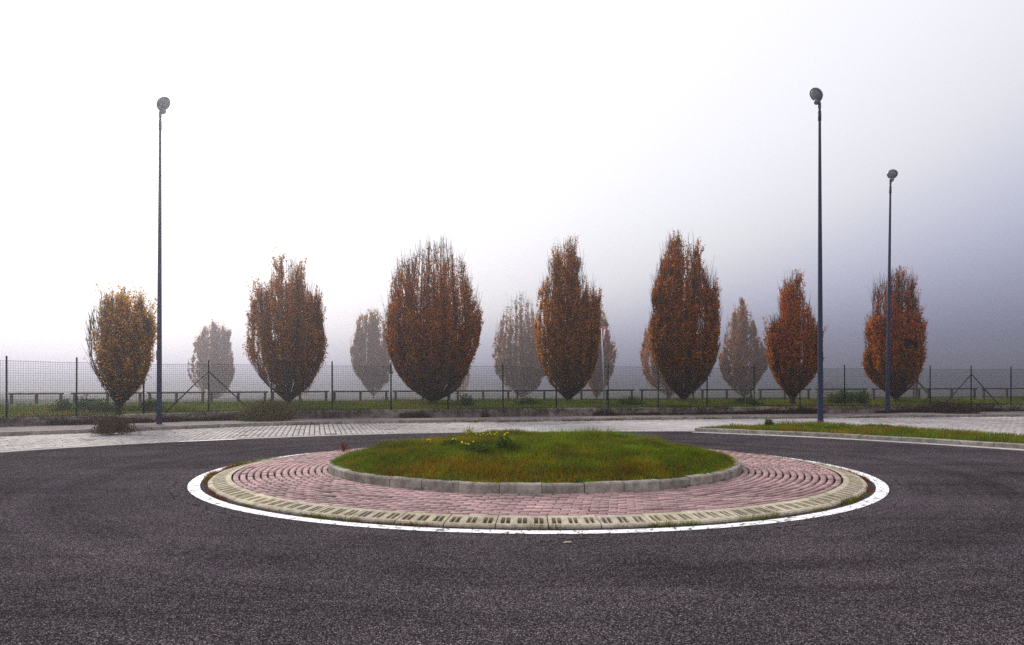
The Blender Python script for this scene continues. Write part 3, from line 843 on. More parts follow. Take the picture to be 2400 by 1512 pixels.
    # bare leading shoots standing up from the ends of the stems
    ne = nst*5; sj = rg.integers(0, nst, ne); tj = rg.uniform(.72, 1, ne)*(M_-1.001); k = tj.astype(int); f = (tj-k)[:, None]
    E0 = P[sj, k]*(1-f)+P[sj, k+1]*f; el_ = rg.uniform(.35, 1.0, ne)*ztop/7.5
    ed = np.stack([rg.normal(0, .10, ne)+.10*np.cos(ph[sj])*u[sj], rg.normal(0, .10, ne)+.10*np.sin(ph[sj])*u[sj], np.ones(ne)], 1)
    E_ = np.stack([E0, E0+ed*(el_*.5)[:, None], E0+ed*el_[:, None]+rg.normal(0, .02, (ne, 3))], 1)
    E_ = E_[E_[:, 2, 2] < ztop+.12]
    V4, F4 = tubes(E_, np.tile(np.array([.008, .006, .0035])*max(1, Y/60), (len(E_), 1)), 3)
    V2, F2 = tubes(T_, np.tile(np.array([.0065, .005, .003]), (len(T_), 1)), 3)
    # trunk
    ht = max(zb*.9, .35); tn = np.linspace(0, 1, 6)
    Pt = np.stack([0*tn, 0*tn, -.1+tn*(ht+.35)], 1)[None]; Rt = np.interp(tn, [0, .15, .6, 1], [trunk*1.25, trunk, trunk*.85, trunk*.55])[None]
    V3, F3 = tubes(Pt, Rt, 10)
    # short stout limbs linking trunk and stems
    link('trunk', np_mesh('trunk', np.vstack([V1, V2, V3, V4]), np.vstack([F1, F2+len(V1), F3+len(V1)+len(V2), F4+len(V1)+len(V2)+len(V3)]), smooth=True), M_bark, e)
    # leaves
    zq = np.linspace(zb*.75, ztop-.055*(ztop-zb), 200)
    wq = (np.interp(zq, zz, xr)-np.interp(zq, zz, xl)).clip(.05)
    pdf = wq**1.1*np.clip((ztop-zq)/(bare*(ztop-zb)), 0.02, 1)**1.2*np.clip((zq-zb*.7)/.2, .1, 1)
    nleaf = int(nleaf*(2.4 if Y < 50 else 3.2)); nl = int(nleaf*1.6)
    zl = rg.choice(zq, nl, p=pdf/pdf.sum()) + rg.uniform(-.5, .5, nl)*(zq[1]-zq[0])
    # choose a stem alive at that height: a few attempts
    si = rg.integers(0, nst, nl)
    for _ in range(6):
        bad = zend[si] < zl
        si[bad] = rg.integers(0, nst, bad.sum())
    ok_ = (zend[si] >= zl-.05); zl, si = zl[ok_], si[ok_]; nl = len(zl)
    tp = ((zl-zstart[si])/(zend-zstart)[si]).clip(0, .999)*(M_-1); k = tp.astype(int).clip(0, M_-2); f = (tp-k)[:, None]
    c0 = P[si, k]*(1-f)+P[si, k+1]*f
    sg = sig*(.65+.7*rg.random(nst))[si]*np.interp(zl, [zb, zb+.8], [.55, 1])
    Lp = c0 + rg.normal(0, 1, (nl, 3))*sg[:, None]; Lp[:, 2] = zl
    nt_ = int(nl*.88)                # most leaves sit along the twigs
    tz = T_[:, 1, 2]; wt = np.interp(tz, zq, wq)**.75*np.clip((ztop-.02*(ztop-zb)-tz)/(bare*(ztop-zb)), .02, 1)**1.1*np.exp(rg.normal(0, .5, len(tz))); wt = np.where(twl, np.maximum(wt, np.median(wt)*.8), wt)
    ti = rg.choice(len(tz), nt_, p=wt/wt.sum()); tf = rg.uniform(.1, 2, nt_); k1 = tf.astype(int).clip(0, 1); f1 = (tf-k1)[:, None]
    Lp[:nt_] = T_[ti, k1]*(1-f1) + T_[ti, k1+1]*f1 + rg.normal(0, .035+.25*max(0, lsize-.09), (nt_, 3)); zl = Lp[:, 2].copy()
    fl_ = np.zeros(nl, bool); fl_[:nt_] = twl[ti]
    pm = rg.permutation(nl); Lp, zl, fl_ = Lp[pm], zl[pm], fl_[pm]
    w_, _ = wid(Lp[:, 2], np.arctan2(Lp[:,1], Lp[:,0])); rl = np.hypot(Lp[:,0], Lp[:,1])
    holes = vnoise(Lp*np.array([1.9, 1.9, 1.3])+seed*7.3, seed)
    rag = vnoise(np.stack([Lp[:,0]/(rl+.01)*2.2, Lp[:,1]/(rl+.01)*2.2, Lp[:,2]*1.1], 1)+seed*3.1, seed+9)*.6 + vnoise(Lp*2.4+seed, seed+11)*.4
    ok_ = (fl_ | (rl < (w_+.12)*(.74+.50*rag)*np.interp(zl, [zw, ztop], [1, .86 if len(lead) else 1]))) & (holes > .16+thin*np.interp(zl, [zb, ztop], [0, 1]))
    if side:                       # a part of the crown that has lost its leaves
        ok_ &= ~((Lp[:,0] < side[0]) & (zl > side[1]) & (zl < side[2]) & (rg.random(nl) < side[3]))
    for nx_, nyt, nyb, nw_ in notch:  # open gap between two leaders, narrowing downwards
        zt_, zb_ = az(nyt, Y)-z0, az(nyb, Y)-z0; hw = nw_*Y/F*np.clip((Lp[:,2]-zb_)/(zt_-zb_), 0, 1.3)
        ok_ &= fl_ | ~((np.abs(Lp[:,0]-(nx_-bx)*Y/F + .05*np.sin(Lp[:,2]*5)) < hw) & (Lp[:,2] > zb_) & (rg.random(nl) < .93))
    ok_ &= rg.random(nl) < np.clip((Lp[:,2]-zb*.8)/.25, .02, 1)
    Lp = Lp[ok_][:nleaf]; zl = zl[ok_][:nleaf]; nl = len(Lp); rl = rl[ok_][:nleaf]
    ls = .98*lsize*rg.uniform(.65, 1.25, nl)
    d1 = rg.normal(0, 1, (nl, 3)) + np.array([0, 0, .35]); d1 /= np.linalg.norm(d1, axis=1, keepdims=True)
    d2 = np.cross(d1, rg.normal(0, 1, (nl, 3))); d2 /= np.linalg.norm(d2, axis=1, keepdims=True)
    nn = np.cross(d1, d2)
    a = Lp - d1*(ls*.5)[:, None]; c = Lp + d1*(ls*.5)[:, None]
    b_ = Lp + d2*(ls*.30)[:, None] + nn*(ls*.08)[:, None]; dd_ = Lp - d2*(ls*.30)[:, None] + nn*(ls*.08)[:, None]
    VL = np.stack([a, b_, c, dd_], 1).reshape(-1, 3); FL = np.arange(nl*4).reshape(-1, 4)
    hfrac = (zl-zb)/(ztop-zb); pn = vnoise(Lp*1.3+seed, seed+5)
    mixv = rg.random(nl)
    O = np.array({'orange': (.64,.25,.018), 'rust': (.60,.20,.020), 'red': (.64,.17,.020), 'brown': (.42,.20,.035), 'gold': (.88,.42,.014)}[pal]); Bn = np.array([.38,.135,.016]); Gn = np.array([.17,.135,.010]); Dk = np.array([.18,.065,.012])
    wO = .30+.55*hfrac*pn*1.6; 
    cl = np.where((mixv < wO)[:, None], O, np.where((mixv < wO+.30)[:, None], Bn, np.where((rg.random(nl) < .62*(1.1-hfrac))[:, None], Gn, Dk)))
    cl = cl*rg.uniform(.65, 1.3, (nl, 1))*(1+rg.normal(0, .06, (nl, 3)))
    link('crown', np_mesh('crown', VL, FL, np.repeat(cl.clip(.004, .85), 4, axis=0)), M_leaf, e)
    return e

T1 = [(670,280,286),(684,261,300),(707,247,328),(734,225,345),(765,210,356),(795,208,353),(823,213,349),(857,217,342),(890,242,333),(918,261,317),(940,272,300)]
T2 = [(592,658,660),(619,650,697),(646,640,712),(671,612,718),(698,596,740),(735,589,752),(799,580,758),(829,584,755),(875,612,733),(905,642,718),(935,664,688)]
T3 = [(555,1035,1050),(580,988,1062),(616,942,1086),(662,924,1098),(686,922,1108),(729,910,1132),(759,904,1138),(799,907,1135),(829,913,1120),(859,922,1101),(890,952,1083),(914,977,1071),(938,1000,1040)]
T4 = [(549,1332,1336),(589,1304,1350),(614,1287,1369),(639,1282,1374),(679,1264,1382),(716,1259,1397),(763,1254,1403),(810,1257,1400),(841,1262,1397),(872,1279,1382),(903,1295,1366),(928,1318,1346)]
T5 = [(539,1587,1590),(580,1559,1627),(605,1556,1643),(633,1548,1649),(664,1534,1668),(701,1526,1685),(748,1527,1686),(779,1523,1686),(810,1521,1685),(841,1537,1677),(872,1553,1658),(903,1571,1640),(928,1590,1616)]
T6 = [(631,1867,1872),(653,1846,1875),(675,1826,1881),(707,1825,1890),(739,1827,1903),(770,1810,1910),(796,1805,1919),(834,1808,1917),(866,1816,1913),(897,1833,1887),(926,1847,1866)]
T7 = [(628,2104,2116),(653,2068,2135),(682,2051,2138),(723,2057,2148),(745,2044,2151),(777,2036,2160),(809,2036,2160),(843,2036,2159),(866,2041,2152),(897,2062,2138),(926,2088,2112)]
tree('smallest leafy tree at far left, golden-orange with bare twigs on its left', (277,973), 24.1, T1, 11, 70, 15000, .075, .06, .05, 'gold', notch=[(322,705,790,7)], lead=[(284,676),(345,738),(262,690),(322,700)], side=(-.34, 1.0, 4.0, .93), sig=.09, trunk=.10)
tree('two-peaked orange-brown tree behind the bush, second tall one from left', (675,951), 33.0, T2, 12, 90, 34000, .085, .22, .06, 'orange', notch=[(678,600,680,15),(722,650,740,7),(632,640,700,6)], lead=[(659,598),(698,614),(740,692),(612,672)], sig=.13)
tree('widest tree, rust crown ending in a fan of bare twigs', (1015,952), 33.0, T3, 13, 170, 46000, .085, .55, .10, 'rust', sig=.12, trunk=.2)
tree('tall dense pointed tree between the widest tree and the give-way sign', (1331,946), 37.5, T4, 14, 110, 42000, .09, .20, .04, 'orange', notch=[(1291,665,760,5),(1362,690,730,4)], lead=[(1334,556),(1306,592),(1396,700)], sig=.13)
tree('tall dense tree with a side lobe right of the give-way sign', (1602,948), 36.5, T5, 15, 115, 46000, .09, .18, .03, 'rust', notch=[(1659,640,720,9)], lead=[(1588,548),(1672,668),(1628,578)], sig=.13)
tree('narrow orange tree just left of the lamp on the grass island', (1857,950), 34.6, T6, 16, 70, 26000, .085, .20, .06, 'red', notch=[(1827,740,790,5),(1900,740,775,4)], lead=[(1870,640),(1812,768),(1849,660),(1907,772)], sig=.11)
tree('rightmost rust-orange tree behind the farther street lamp', (2100,947), 37.5, T7, 17, 85, 28000, .09, .50, .08, 'red', notch=[(2060,690,745,6),(2128,690,740,5)], lead=[(2108,636),(2152,742),(2046,745),(2132,660)], sig=.12)
B1 = [(751,500,502),(768,478,530),(795,458,533),(818,454,539),(845,447,543),(870,446,543),(890,458,539),(918,480,522),(937,496,511)]
B2 = [(720,868,890),(735,848,896),(753,838,898),(783,828,904),(814,822,913),(844,828,914),(868,834,913),(890,855,907),(917,867,884)]
B3 = [(679,1230,1233),(704,1192,1245),(735,1180,1254),(772,1164,1264),(810,1156,1270),(841,1158,1276),(872,1167,1273),(903,1195,1254),(928,1211,1236)]
B4 = [(690,1392,1400),(716,1375,1413),(748,1368,1425),(794,1362,1437),(825,1360,1445),(856,1365,1440),(888,1375,1428),(912,1383,1415),(928,1392,1405)]
B5 = [(725,1548,1552),(757,1520,1580),(805,1505,1600),(840,1499,1610),(870,1507,1608),(897,1525,1600),(924,1556,1586)]
B6 = [(698,1740,1743),(720,1722,1757),(745,1708,1762),(780,1700,1778),(810,1694,1788),(837,1687,1798),(866,1693,1793),(888,1703,1775),(912,1722,1758),(926,1735,1751)]
G = 'faded hornbeams standing farther back in the fog'
tree('faded three-peaked tree behind the left braced fence post', (505,940), 120, B1, 21, 50, 13000, .30, .14, .08, 'brown', sig=.37, lead=[(500,756),(466,800),(533,776)], group=G)
tree('faded tree close left of the widest tree', (875,937), 122, B2, 22, 55, 14000, .30, .12, .05, 'brown', sig=.37, group=G)
tree('faded twiggy tree between the widest tree and the tall pointed tree', (1222,936), 122, B3, 23, 80, 15000, .30, .6, .10, 'brown', sig=.36, group=G)
tree('faded tree half hidden behind the give-way sign', (1398,935), 118, B4, 24, 55, 15000, .30, .15, .05, 'orange', sig=.37, group=G)
tree('faded tree peeping out left of the tree with the side lobe', (1570,935), 118, B5, 25, 55, 14000, .30, .15, .05, 'rust', sig=.37, group=G)
tree('faded olive-brown tree left of the narrow orange tree', (1743,934), 114, B6, 26, 60, 16000, .30, .12, .04, 'brown', sig=.37, lead=[(1741,704),(1722,735),(1792,825)], group=G)
tree('pale tree mostly hidden behind the leftmost tree', (312,936), 175, [(770,302,312),(800,285,326),(830,276,332),(865,274,336),(890,282,334),(912,297,326),(926,306,318)], 27, 40, 8000, .22, .2, .1, 'rust', sig=.45, group=G)
tree('pale small tree low behind the right side of the two-peaked tree', (706,936), 185, [(850,700,712),(875,688,724),(900,686,728),(920,696,720),(931,702,711)], 28, 30, 4000, .21, .2, .1, 'rust', sig=.45, group=G)
tree('pale small tree low behind the right side of the widest tree', (1072,936), 185, [(830,1066,1080),(860,1050,1096),(885,1048,1098),(908,1056,1090),(926,1066,1079)], 29, 30, 5000, .21, .2, .1, 'rust', sig=.45, group=G)

# ------------------------------------------------------------------ grass and weeds
def blades(name, X, Y, Z, h, w, col, lean=.35, seed=1, parent=None, mat=None):
    rg = np.random.default_rng(seed); n = len(X)
    a = rg.uniform(0, 2*np.pi, n); la = rg.uniform(0, 2*np.pi, n); ll = np.abs(rg.normal(0, lean, n))*h
    wd = np.stack([np.cos(a), np.sin(a), 0*a], 1)*(w/2)[:, None]
    B = np.stack([X, Y, Z-.01], 1); ld = np.stack([np.cos(la)*ll, np.sin(la)*ll, 0*la], 1)
    m_ = B + ld*.3 + np.stack([0*h, 0*h, h*.55], 1); tpp = B + ld + np.stack([0*h, 0*h, h], 1)
    V = np.stack([B-wd, B+wd, m_-wd*.8, m_+wd*.8, tpp], 1).reshape(-1, 3)
    Fc = (np.arange(n)[:, None, None]*5 + np.array([(0,1,3),(0,3,2),(2,3,4)])[None]).reshape(-1, 3)
    cr = np.repeat(col, 5, axis=0)
    return link(name, np_mesh(name, V, Fc, cr), mat or M_blade, parent)
GREEN = np.array([.125,.175,.006]); FRESH = np.array([.165,.28,.008]); RUST = np.array([.34,.13,.008]); OCH = np.array([.34,.24,.008]); DGRN = np.array([.030,.060,.012])
def grass_cols(X, Y, rg, rust=.5, s=1.0):
    p = n2(X, Y, 1.15*s, 31); q1 = n2(X, Y, 3.5*s, 32); r_ = rg.random(len(X))
    wr = np.clip((p-.46)*3.2, 0, 1)*rust + .09; wf = np.clip((q1-.5)*2, 0, 1)
    c = np.where((r_ < wr*.55)[:, None], RUST, np.where((r_ < wr)[:, None], OCH, np.where((r_ < wr+(1-wr)*wf*.8)[:, None], FRESH, GREEN)))
    c = c*(.42+.88*n2(X, Y, 2.7*s, 33)[:, None])
    return (c*rg.uniform(.6, 1.25, (len(X), 1))).clip(.004, .6)
# island
rg = np.random.default_rng(3); n = 170000
r = (R_KERB-.075)*np.sqrt(rg.random(n)); t = rg.uniform(0, 2*np.pi, n); X = CX+r*np.cos(t); Y = CY+r*np.sin(t)
cl = n2(X, Y, 2.6, 41)*.7+n2(X, Y, .9, 43)*.3
h = (.03+.15*cl**2.0+.045*n2(X, Y, 9, 42))*rg.uniform(.6, 1.3, n)
h *= np.interp(R_KERB-.075-r, [0, .15], [.85, 1])
tall = (np.hypot((X-1.2)/1.0, (Y-14.3)/.7) < 1)
h = np.where(tall & (rg.random(n) < .25), h*2.0, h)
tag(blades('island_grass', X, Y, mound_z(X, Y), h, rg.uniform(.003, .007, n), grass_cols(X, Y, rg, .46), .55, 4), 'rough green and rust-tinged grass mound filling the roundabout centre', 'grass', kind='stuff')
# tall bent grasses on the far crest
n = 900; c = rg.integers(0, 5, n); cxs = np.array([.9, 1.5, 2.2, -.6, 1.9]); cys = np.array([13.6, 14.0, 13.2, 13.9, 13.7])
X = cxs[c]+rg.normal(0, .28, n); Y = cys[c]+rg.normal(0, .3, n)
tag(blades('tall_grass', X, Y, mound_z(X, Y), rg.uniform(.14, .30, n), np.full(n, .005), (np.tile(FRESH, (n,1))*rg.uniform(.6,1.3,(n,1))), .6, 5), 'longer bent fresh green grass on the crest of the roundabout mound', 'grass', kind='stuff')
# splitter island
n = 120000; X = 4.5+13.5*rg.random(n)**1.25; Y = rg.uniform(13, 26.5, n); ok = in_poly(np.stack([X, Y], 1), sp_grass); X, Y = X[ok], Y[ok]; n = len(X)
h = (.05+.13*n2(X, Y, 1.5, 44)**1.4)*rg.uniform(.6, 1.3, n)*np.interp(X, [5, 8, 10, 14], [.6, 1.15, 1.2, .9])
tag(blades('splitter_grass', X, Y, np.full(n, .11), h, rg.uniform(.006, .012, n), grass_cols(X, Y, rg, .55), .5, 6), 'green grass with brown patches on the right splitter island', 'grass', kind='stuff')
# verge behind the fence
n = 120000; X = rg.uniform(-26, 36, n); D_ = rg.random(n)**1.4*14; Y = fence_Y(X)+.15+D_
cl = n2(X, Y, .7, 51); h = (.06+.30*cl**2.2)*rg.uniform(.5, 1.3, n)*np.interp(D_, [0, 1.2, 4], [.5, .8, 1.0])
ok = (np.abs(X) < .78*Y); X, Y, h = X[ok], Y[ok], h[ok]; n = len(X)
zt = terrain_z(X, Y); zt = np.where(Y-fence_Y(X) < .6, fence_Z(X)-.02, zt)
c = grass_cols(X, Y, rg, .25, .4); c = np.where((h > .18)[:, None], c*.55+DGRN*.45, c)
tag(blades('verge_grass', X, Y, zt, h, rg.uniform(.014, .028, n), c, .45, 7), 'green grass verge growing behind the wire fence', 'grass', kind='stuff')
# dry creepers and moss along the foot and top of the wall
def path_scatter(line, n, off0, off1, rg, x0=-26, x1=36):
    P = resample(line, .1); P = P[(P[:, 0] > x0) & (P[:, 0] < x1)]
    i = rg.integers(0, len(P)-1, n); d = np.gradient(P[:, :2], axis=0); d /= np.linalg.norm(d, axis=1, keepdims=True)
    nr = np.stack([-d[:,1], d[:,0]], 1); o = rg.uniform(off0, off1, n)
    return P[i, :2]+nr[i]*o[:, None]+rg.normal(0, .03, (n, 2)), P[i]
n = 42000; XY, Pp = path_scatter(fence_line, n, -.45, -.10, rg)
cl = n2(XY[:,0], XY[:,1], .55, 61)*.6+n2(XY[:,0], XY[:,1], 1.9, 62)*.4
pxs = 1200+XY[:,0]/XY[:,1]*F
want = np.interp(pxs, [0, 157, 420, 560, 700, 900, 1300, 1450, 1600, 1750, 1800, 2100, 2240, 2400], [.4,.5,.45,.55,.35,.30,.45,.5,.85,.85,.45,.5,.95,.9])
ok = cl > (.78-want*.5); XY, cl, Pp = XY[ok], cl[ok], Pp[ok]; n = len(XY)
h = (.06+.42*np.clip(cl-.35, 0, 1)*1.2)*rg.uniform(.4, 1.2, n); 
BRN = np.array([.055,.030,.018]); REDB = np.array([.11,.035,.018]); r_ = rg.random(n)[:, None]
leftgreen = (n2(XY[:,0], XY[:,1], .45, 63) > .55)[:, None]
c = np.where(r_ < .5, BRN, np.where(r_ < .65, REDB, np.where(leftgreen, DGRN*1.1, np.array([.05,.042,.02]))))*rg.uniform(.5, 1.3, (n, 1))
tag(blades('dry_creepers', XY[:,0], XY[:,1], np.full(n, .12), h, rg.uniform(.014, .03, n), c, .7, 8), 'dark brown and green creeping weeds along the foot of the wall', 'weeds', kind='stuff')
n = 22000; XY, Pp = path_scatter(fence_line, n, -.15, .12, rg); cl = n2(XY[:,0], XY[:,1], .8, 64); ok = cl > .38; XY, Pp, cl = XY[ok], Pp[ok], cl[ok]; n = len(XY)
r_ = rg.random(n)[:, None]; c = np.where(r_ < .55, BRN, np.where(r_ < .7, REDB, np.array([.07,.07,.02])))*rg.uniform(.5, 1.3, (n, 1))
hgt = rg.uniform(-.28, .05, n)*1.0
drape = blades('wall_creepers', XY[:,0], XY[:,1]-.02, Pp[:, 2]+np.minimum(hgt*(cl*1.2), .0), rg.uniform(.04, .10, n), rg.uniform(.012, .026, n), c, 1.0, 9)
tag(drape, 'dead brown creepers draped over the top of the low wall', 'weeds', kind='stuff')
# dry litter along the kerb and on the pavers
n = 9000; XY, Pp = path_scatter(kerb_line, n, -.28, .02, rg, -20, 24); cl = n2(XY[:,0], XY[:,1], 1.3, 65); ok = cl > .62; XY = XY[ok]; n = len(XY)
r_ = rg.random(n)[:, None]; c = np.where(r_ < .5, BRN*1.4, np.where(r_ < .75, REDB*1.5, DGRN*1.5))*rg.uniform(.6, 1.3, (n, 1))
tag(blades('kerb_weeds', XY[:,0], XY[:,1], np.full(n, .02), rg.uniform(.03, .10, n), rg.uniform(.008, .016, n), c, .9, 10), 'dry weeds and litter caught along the pavement kerb', 'weeds', kind='stuff')
n = 14000; X = rg.uniform(-15, 24, n); Y = rg.uniform(14, 31, n); P2 = np.stack([X, Y], 1); cl = n2(X*.35, Y, 2.4, 66); ok = in_poly(P2, strip_poly) & ~in_poly(P2, sp_poly) & (cl > np.where(in_poly(P2, lane_poly), .86, .61)); X, Y = X[ok], Y[ok]; n = len(X)
r_ = rg.random(n)[:, None]; c = np.where(r_ < .5, BRN*1.6, np.where(r_ < .8, REDB*1.6, DGRN*1.5))*rg.uniform(.6, 1.3, (n, 1))
tag(blades('paver_moss', X, Y, np.full(n, .022), rg.uniform(.008, .03, n), rg.uniform(.02, .05, n), c, 2.5, 11), 'brown moss and leaf litter between the pale pavers', 'weeds', kind='stuff')
# tufts in the apron: at kerb foot, in joints, and outside the ribbed band
def ring_tufts(name, nclump, r0, r1, per, spread, hh, cols, label, seed, z, a0=0, a1=2*np.pi, lean=.9):
    rg = np.random.default_rng(seed); rc = rg.uniform(r0, r1, nclump); tc = rg.uniform(a0, a1, nclump); sz = rg.uniform(.3, 1.4, nclump)
    i = rg.integers(0, nclump, nclump*per); n = len(i)
    tt_ = tc[i]+rg.normal(0, 1, n)*spread*sz[i]/rc[i]; rr_ = rc[i]+rg.normal(0, 1, n)*.018*sz[i]
    ci = rg.integers(0, len(cols), nclump); cc_ = np.array(cols)[ci][i]*rg.uniform(.5, 1.4, (n, 1))
    return tag(blades(name, CX+rr_*np.cos(tt_), CY+rr_*np.sin(tt_), np.full(n, z), hh*sz[i]*rg.uniform(.4, 1.2, n), rg.uniform(.003, .007, n), cc_.clip(0, .5), lean, seed), label, 'weeds', kind='stuff')
RB = np.array([.17,.055,.022]); YG = np.array([.13,.12,.02])
ring_tufts('apron_weeds', 90, R_APRON+.0, R_APRON+.05, 110, .12, .065, [RB, RB*.7, YG, GREEN], 'reddish dry weeds between the ribbed kerb and the painted line', 71, .0)
ring_tufts('joint_weeds', 170, R_KERB+.12, R_BAND-.05, 40, .05, .025, [RB*.6, YG*.6, DGRN, BRN], 'small weeds rooted in the joints of the pink pavers', 72, .07)
ring_tufts('kerb_foot_weeds', 46, R_KERB+.0, R_KERB+.04, 50, .05, .04, [DGRN, YG*.7, RB*.6], 'small dark weeds at the foot of the roundabout kerb', 73, .075)
ring_tufts('left_edge_weeds', 14, R_APRON-.02, R_APRON+.06, 220, .16, .07, [YG, GREEN, RB], 'thick yellow-green weeds at the left end of the ribbed kerb', 74, .0, math.radians(163), math.radians(196))

ring_tufts('kerb_edge_grass', 190, R_KERB-.14, R_KERB-.07, 45, .06, .075, [GREEN, FRESH, OCH*.8, DGRN], 'grass tufts spilling over the roundabout kerb edge', 75, .185, lean=1.1)
# leafy plants: dark rosettes and flowering stalks on the mound
def plant(name, label, x, y, z, rad, hgt, n, cols, seed, flowers=0, stalk=0, cat='plant', leaf=.05, group=None, ncl=None, fl_r=None):
    rg = np.random.default_rng(seed); e = empty(name, (x, y, z), label, cat, group)
    a = rg.uniform(0, 2*np.pi, n); rr_ = rad*np.sqrt(rg.random(n)); zz_ = hgt*rg.random(n)**1.2*np.sqrt(np.clip(1-(rr_/rad)**2*.8, 0, 1))
    Lp = np.stack([rr_*np.cos(a), rr_*np.sin(a), zz_], 1)
    if ncl:
        cp = rg.normal(0, 1, (ncl, 3)); cp /= np.linalg.norm(cp, axis=1, keepdims=True); cp[:, 2] = np.abs(cp[:, 2]); cp *= rg.uniform(.5, 1, (ncl, 1)); cp *= np.array([rad, rad, hgt])
        i = rg.integers(0, ncl, n); Lp = cp[i]+rg.normal(0, 1, (n, 3))*np.array([rad, rad, hgt])*.16; Lp[:, 2] = np.abs(Lp[:, 2])
    ls = leaf*rg.uniform(.5, 1.4, n); d1 = rg.normal(0, 1, (n, 3))+np.array([0,0,.6]); d1 /= np.linalg.norm(d1, axis=1, keepdims=True)
    d2 = np.cross(d1, rg.normal(0, 1, (n, 3))); d2 /= np.linalg.norm(d2, axis=1, keepdims=True)
    V = np.stack([Lp-d1*ls[:, None]*.5, Lp+d2*ls[:, None]*.2, Lp+d1*ls[:, None]*.5, Lp-d2*ls[:, None]*.2], 1).reshape(-1, 3)
    c = np.array(cols)[rg.integers(0, len(cols), n)]*rg.uniform(.5, 1.4, (n, 1))
    link('foliage', np_mesh('foliage', V, np.arange(n*4).reshape(-1, 4), np.repeat(c.clip(0, .6), 4, axis=0)), M_blade, e)
    ns = max(stalk, 6); a = rg.uniform(0, 2*np.pi, ns); sp_ = rg.uniform(.2, 1, ns)*rad; hs_ = hgt*rg.uniform(.7, 1.35 if stalk else .95, ns)
    Ps = np.stack([np.zeros((ns, 3)), np.stack([np.cos(a)*sp_*.5, np.sin(a)*sp_*.5, hs_*.5], 1), np.stack([np.cos(a)*sp_, np.sin(a)*sp_, hs_], 1)], 1)
    V, Fq = tubes(Ps, np.tile([.004, .003, .0015], (ns, 1))); cs = np.tile(np.array(cols[0])*.9, (len(V), 1))
    link('stems', np_mesh('stems', V, Fq, cs), M_blade, e)
    if flowers:
        ti = rg.integers(0, ns, flowers); Fp = Ps[ti, 2]*rg.uniform(.75, 1.05, (flowers, 1))+rg.normal(0, .02, (flowers, 3))
        q_ = []; v_ = []
        for p in Fp:
            rr1 = (fl_r or .017)*random.uniform(.7, 1.3); b0 = len(v_)
            v_ += [(p[0]+rr1, p[1], p[2]), (p[0], p[1]+rr1, p[2]), (p[0]-rr1, p[1], p[2]), (p[0], p[1]-rr1, p[2]), (p[0], p[1], p[2]+rr1*.9), (p[0], p[1], p[2]-rr1*.6)]
            q_ += [(b0+i, b0+(i+1)%4, b0+4) for i in range(4)]+[(b0+(i+1)%4, b0+i, b0+5) for i in range(4)]
        tag(link('flowers', np_mesh('flowers', np.array(v_), np.array(q_), np.tile([.80,.66,.02], (len(v_), 1))), M_blade, e), kind='stuff')
    return e
def on_mound(px, py):
    # walk along the view ray until it meets the mound
    for Y in np.linspace(8.6, 15.2, 400):
        x = ax(px, Y); z = az(py, Y)
        if z <= mound_z(np.array([x]), np.array([Y]))[0]: return x, Y, z
    return ax(px, 15), 15, .2
GD = [DGRN, DGRN*1.5, GREEN*.8]; FG = 'yellow-flowered weeds on the mound'
for k, (px, py, rd, hg, nn_, fl, st, lb) in enumerate([
    (1058, 1048, .17, .16, 900, 5, 9, 'dark leafy flowering weed at the left of the mound cluster'),
    (1112, 1058, .26, .14, 1100, 6, 8, 'broad low flowering weed at the front of the mound cluster'),
    (1182, 1055, .14, .24, 900, 6, 9, 'upright dark flowering weed at the right of the mound cluster'),
    (1098, 1024, .20, .30, 600, 26, 26, 'tall wispy yellow-flowered weed on the mound crest at left'),
    (1150, 1034, .30, .14, 500, 14, 16, 'low flowering weed between the crest and the upright weed'),
    (1010, 1045, .16, .10, 250, 4, 6, 'sparse flowering weed farthest left on the mound'),
    (1385, 1016, .22, .22, 350, 8, 18, 'wispy weed among the long grass at the middle of the crest'),
    (1430, 1017, .20, .26, 350, 9, 18, 'wispy weed among the long grass right of the middle of the crest'),
    (1552, 1097, .20, .09, 800, 0, 0, 'dark green clump near the front right of the mound')]):
    x, y, z = on_mound(px, py); plant('flowering_weed' if fl else 'leafy_weed', lb, x, y, z-.02, rd, hg, nn_, GD, 100+k, fl, st, leaf=.035, group=FG if fl else None)
x, y = at(803, 1056, .15); plant('dry_tuft', 'reddish dry tuft behind the left end of the roundabout kerb', x, y+.1, .12, .16, .16, 260, [RB, RB*.8, (.2,.1,.06)], 130, 0, 30, cat='weed', leaf=.03)
# weeds on the splitter island
for k, (px, py, rd, hg, fl, lb) in enumerate([(1802,1000,.15,.26,3,'dark leafy clump near the left tip of the splitter island grass'), (1950,1010,.5,.16,6,'leafy patch in the grass at the foot of the lamp on the island'), (2060,1004,.5,.14,4,'leafy patch right of the lamp on the island')]):
    x, y = at(px, py, .11); plant('leafy_weed', lb, x, y, .11, rd, hg, 1400, [DGRN*1.2, GREEN*.8, FRESH*.7], 140+k, fl, 14, leaf=.05, ncl=12)
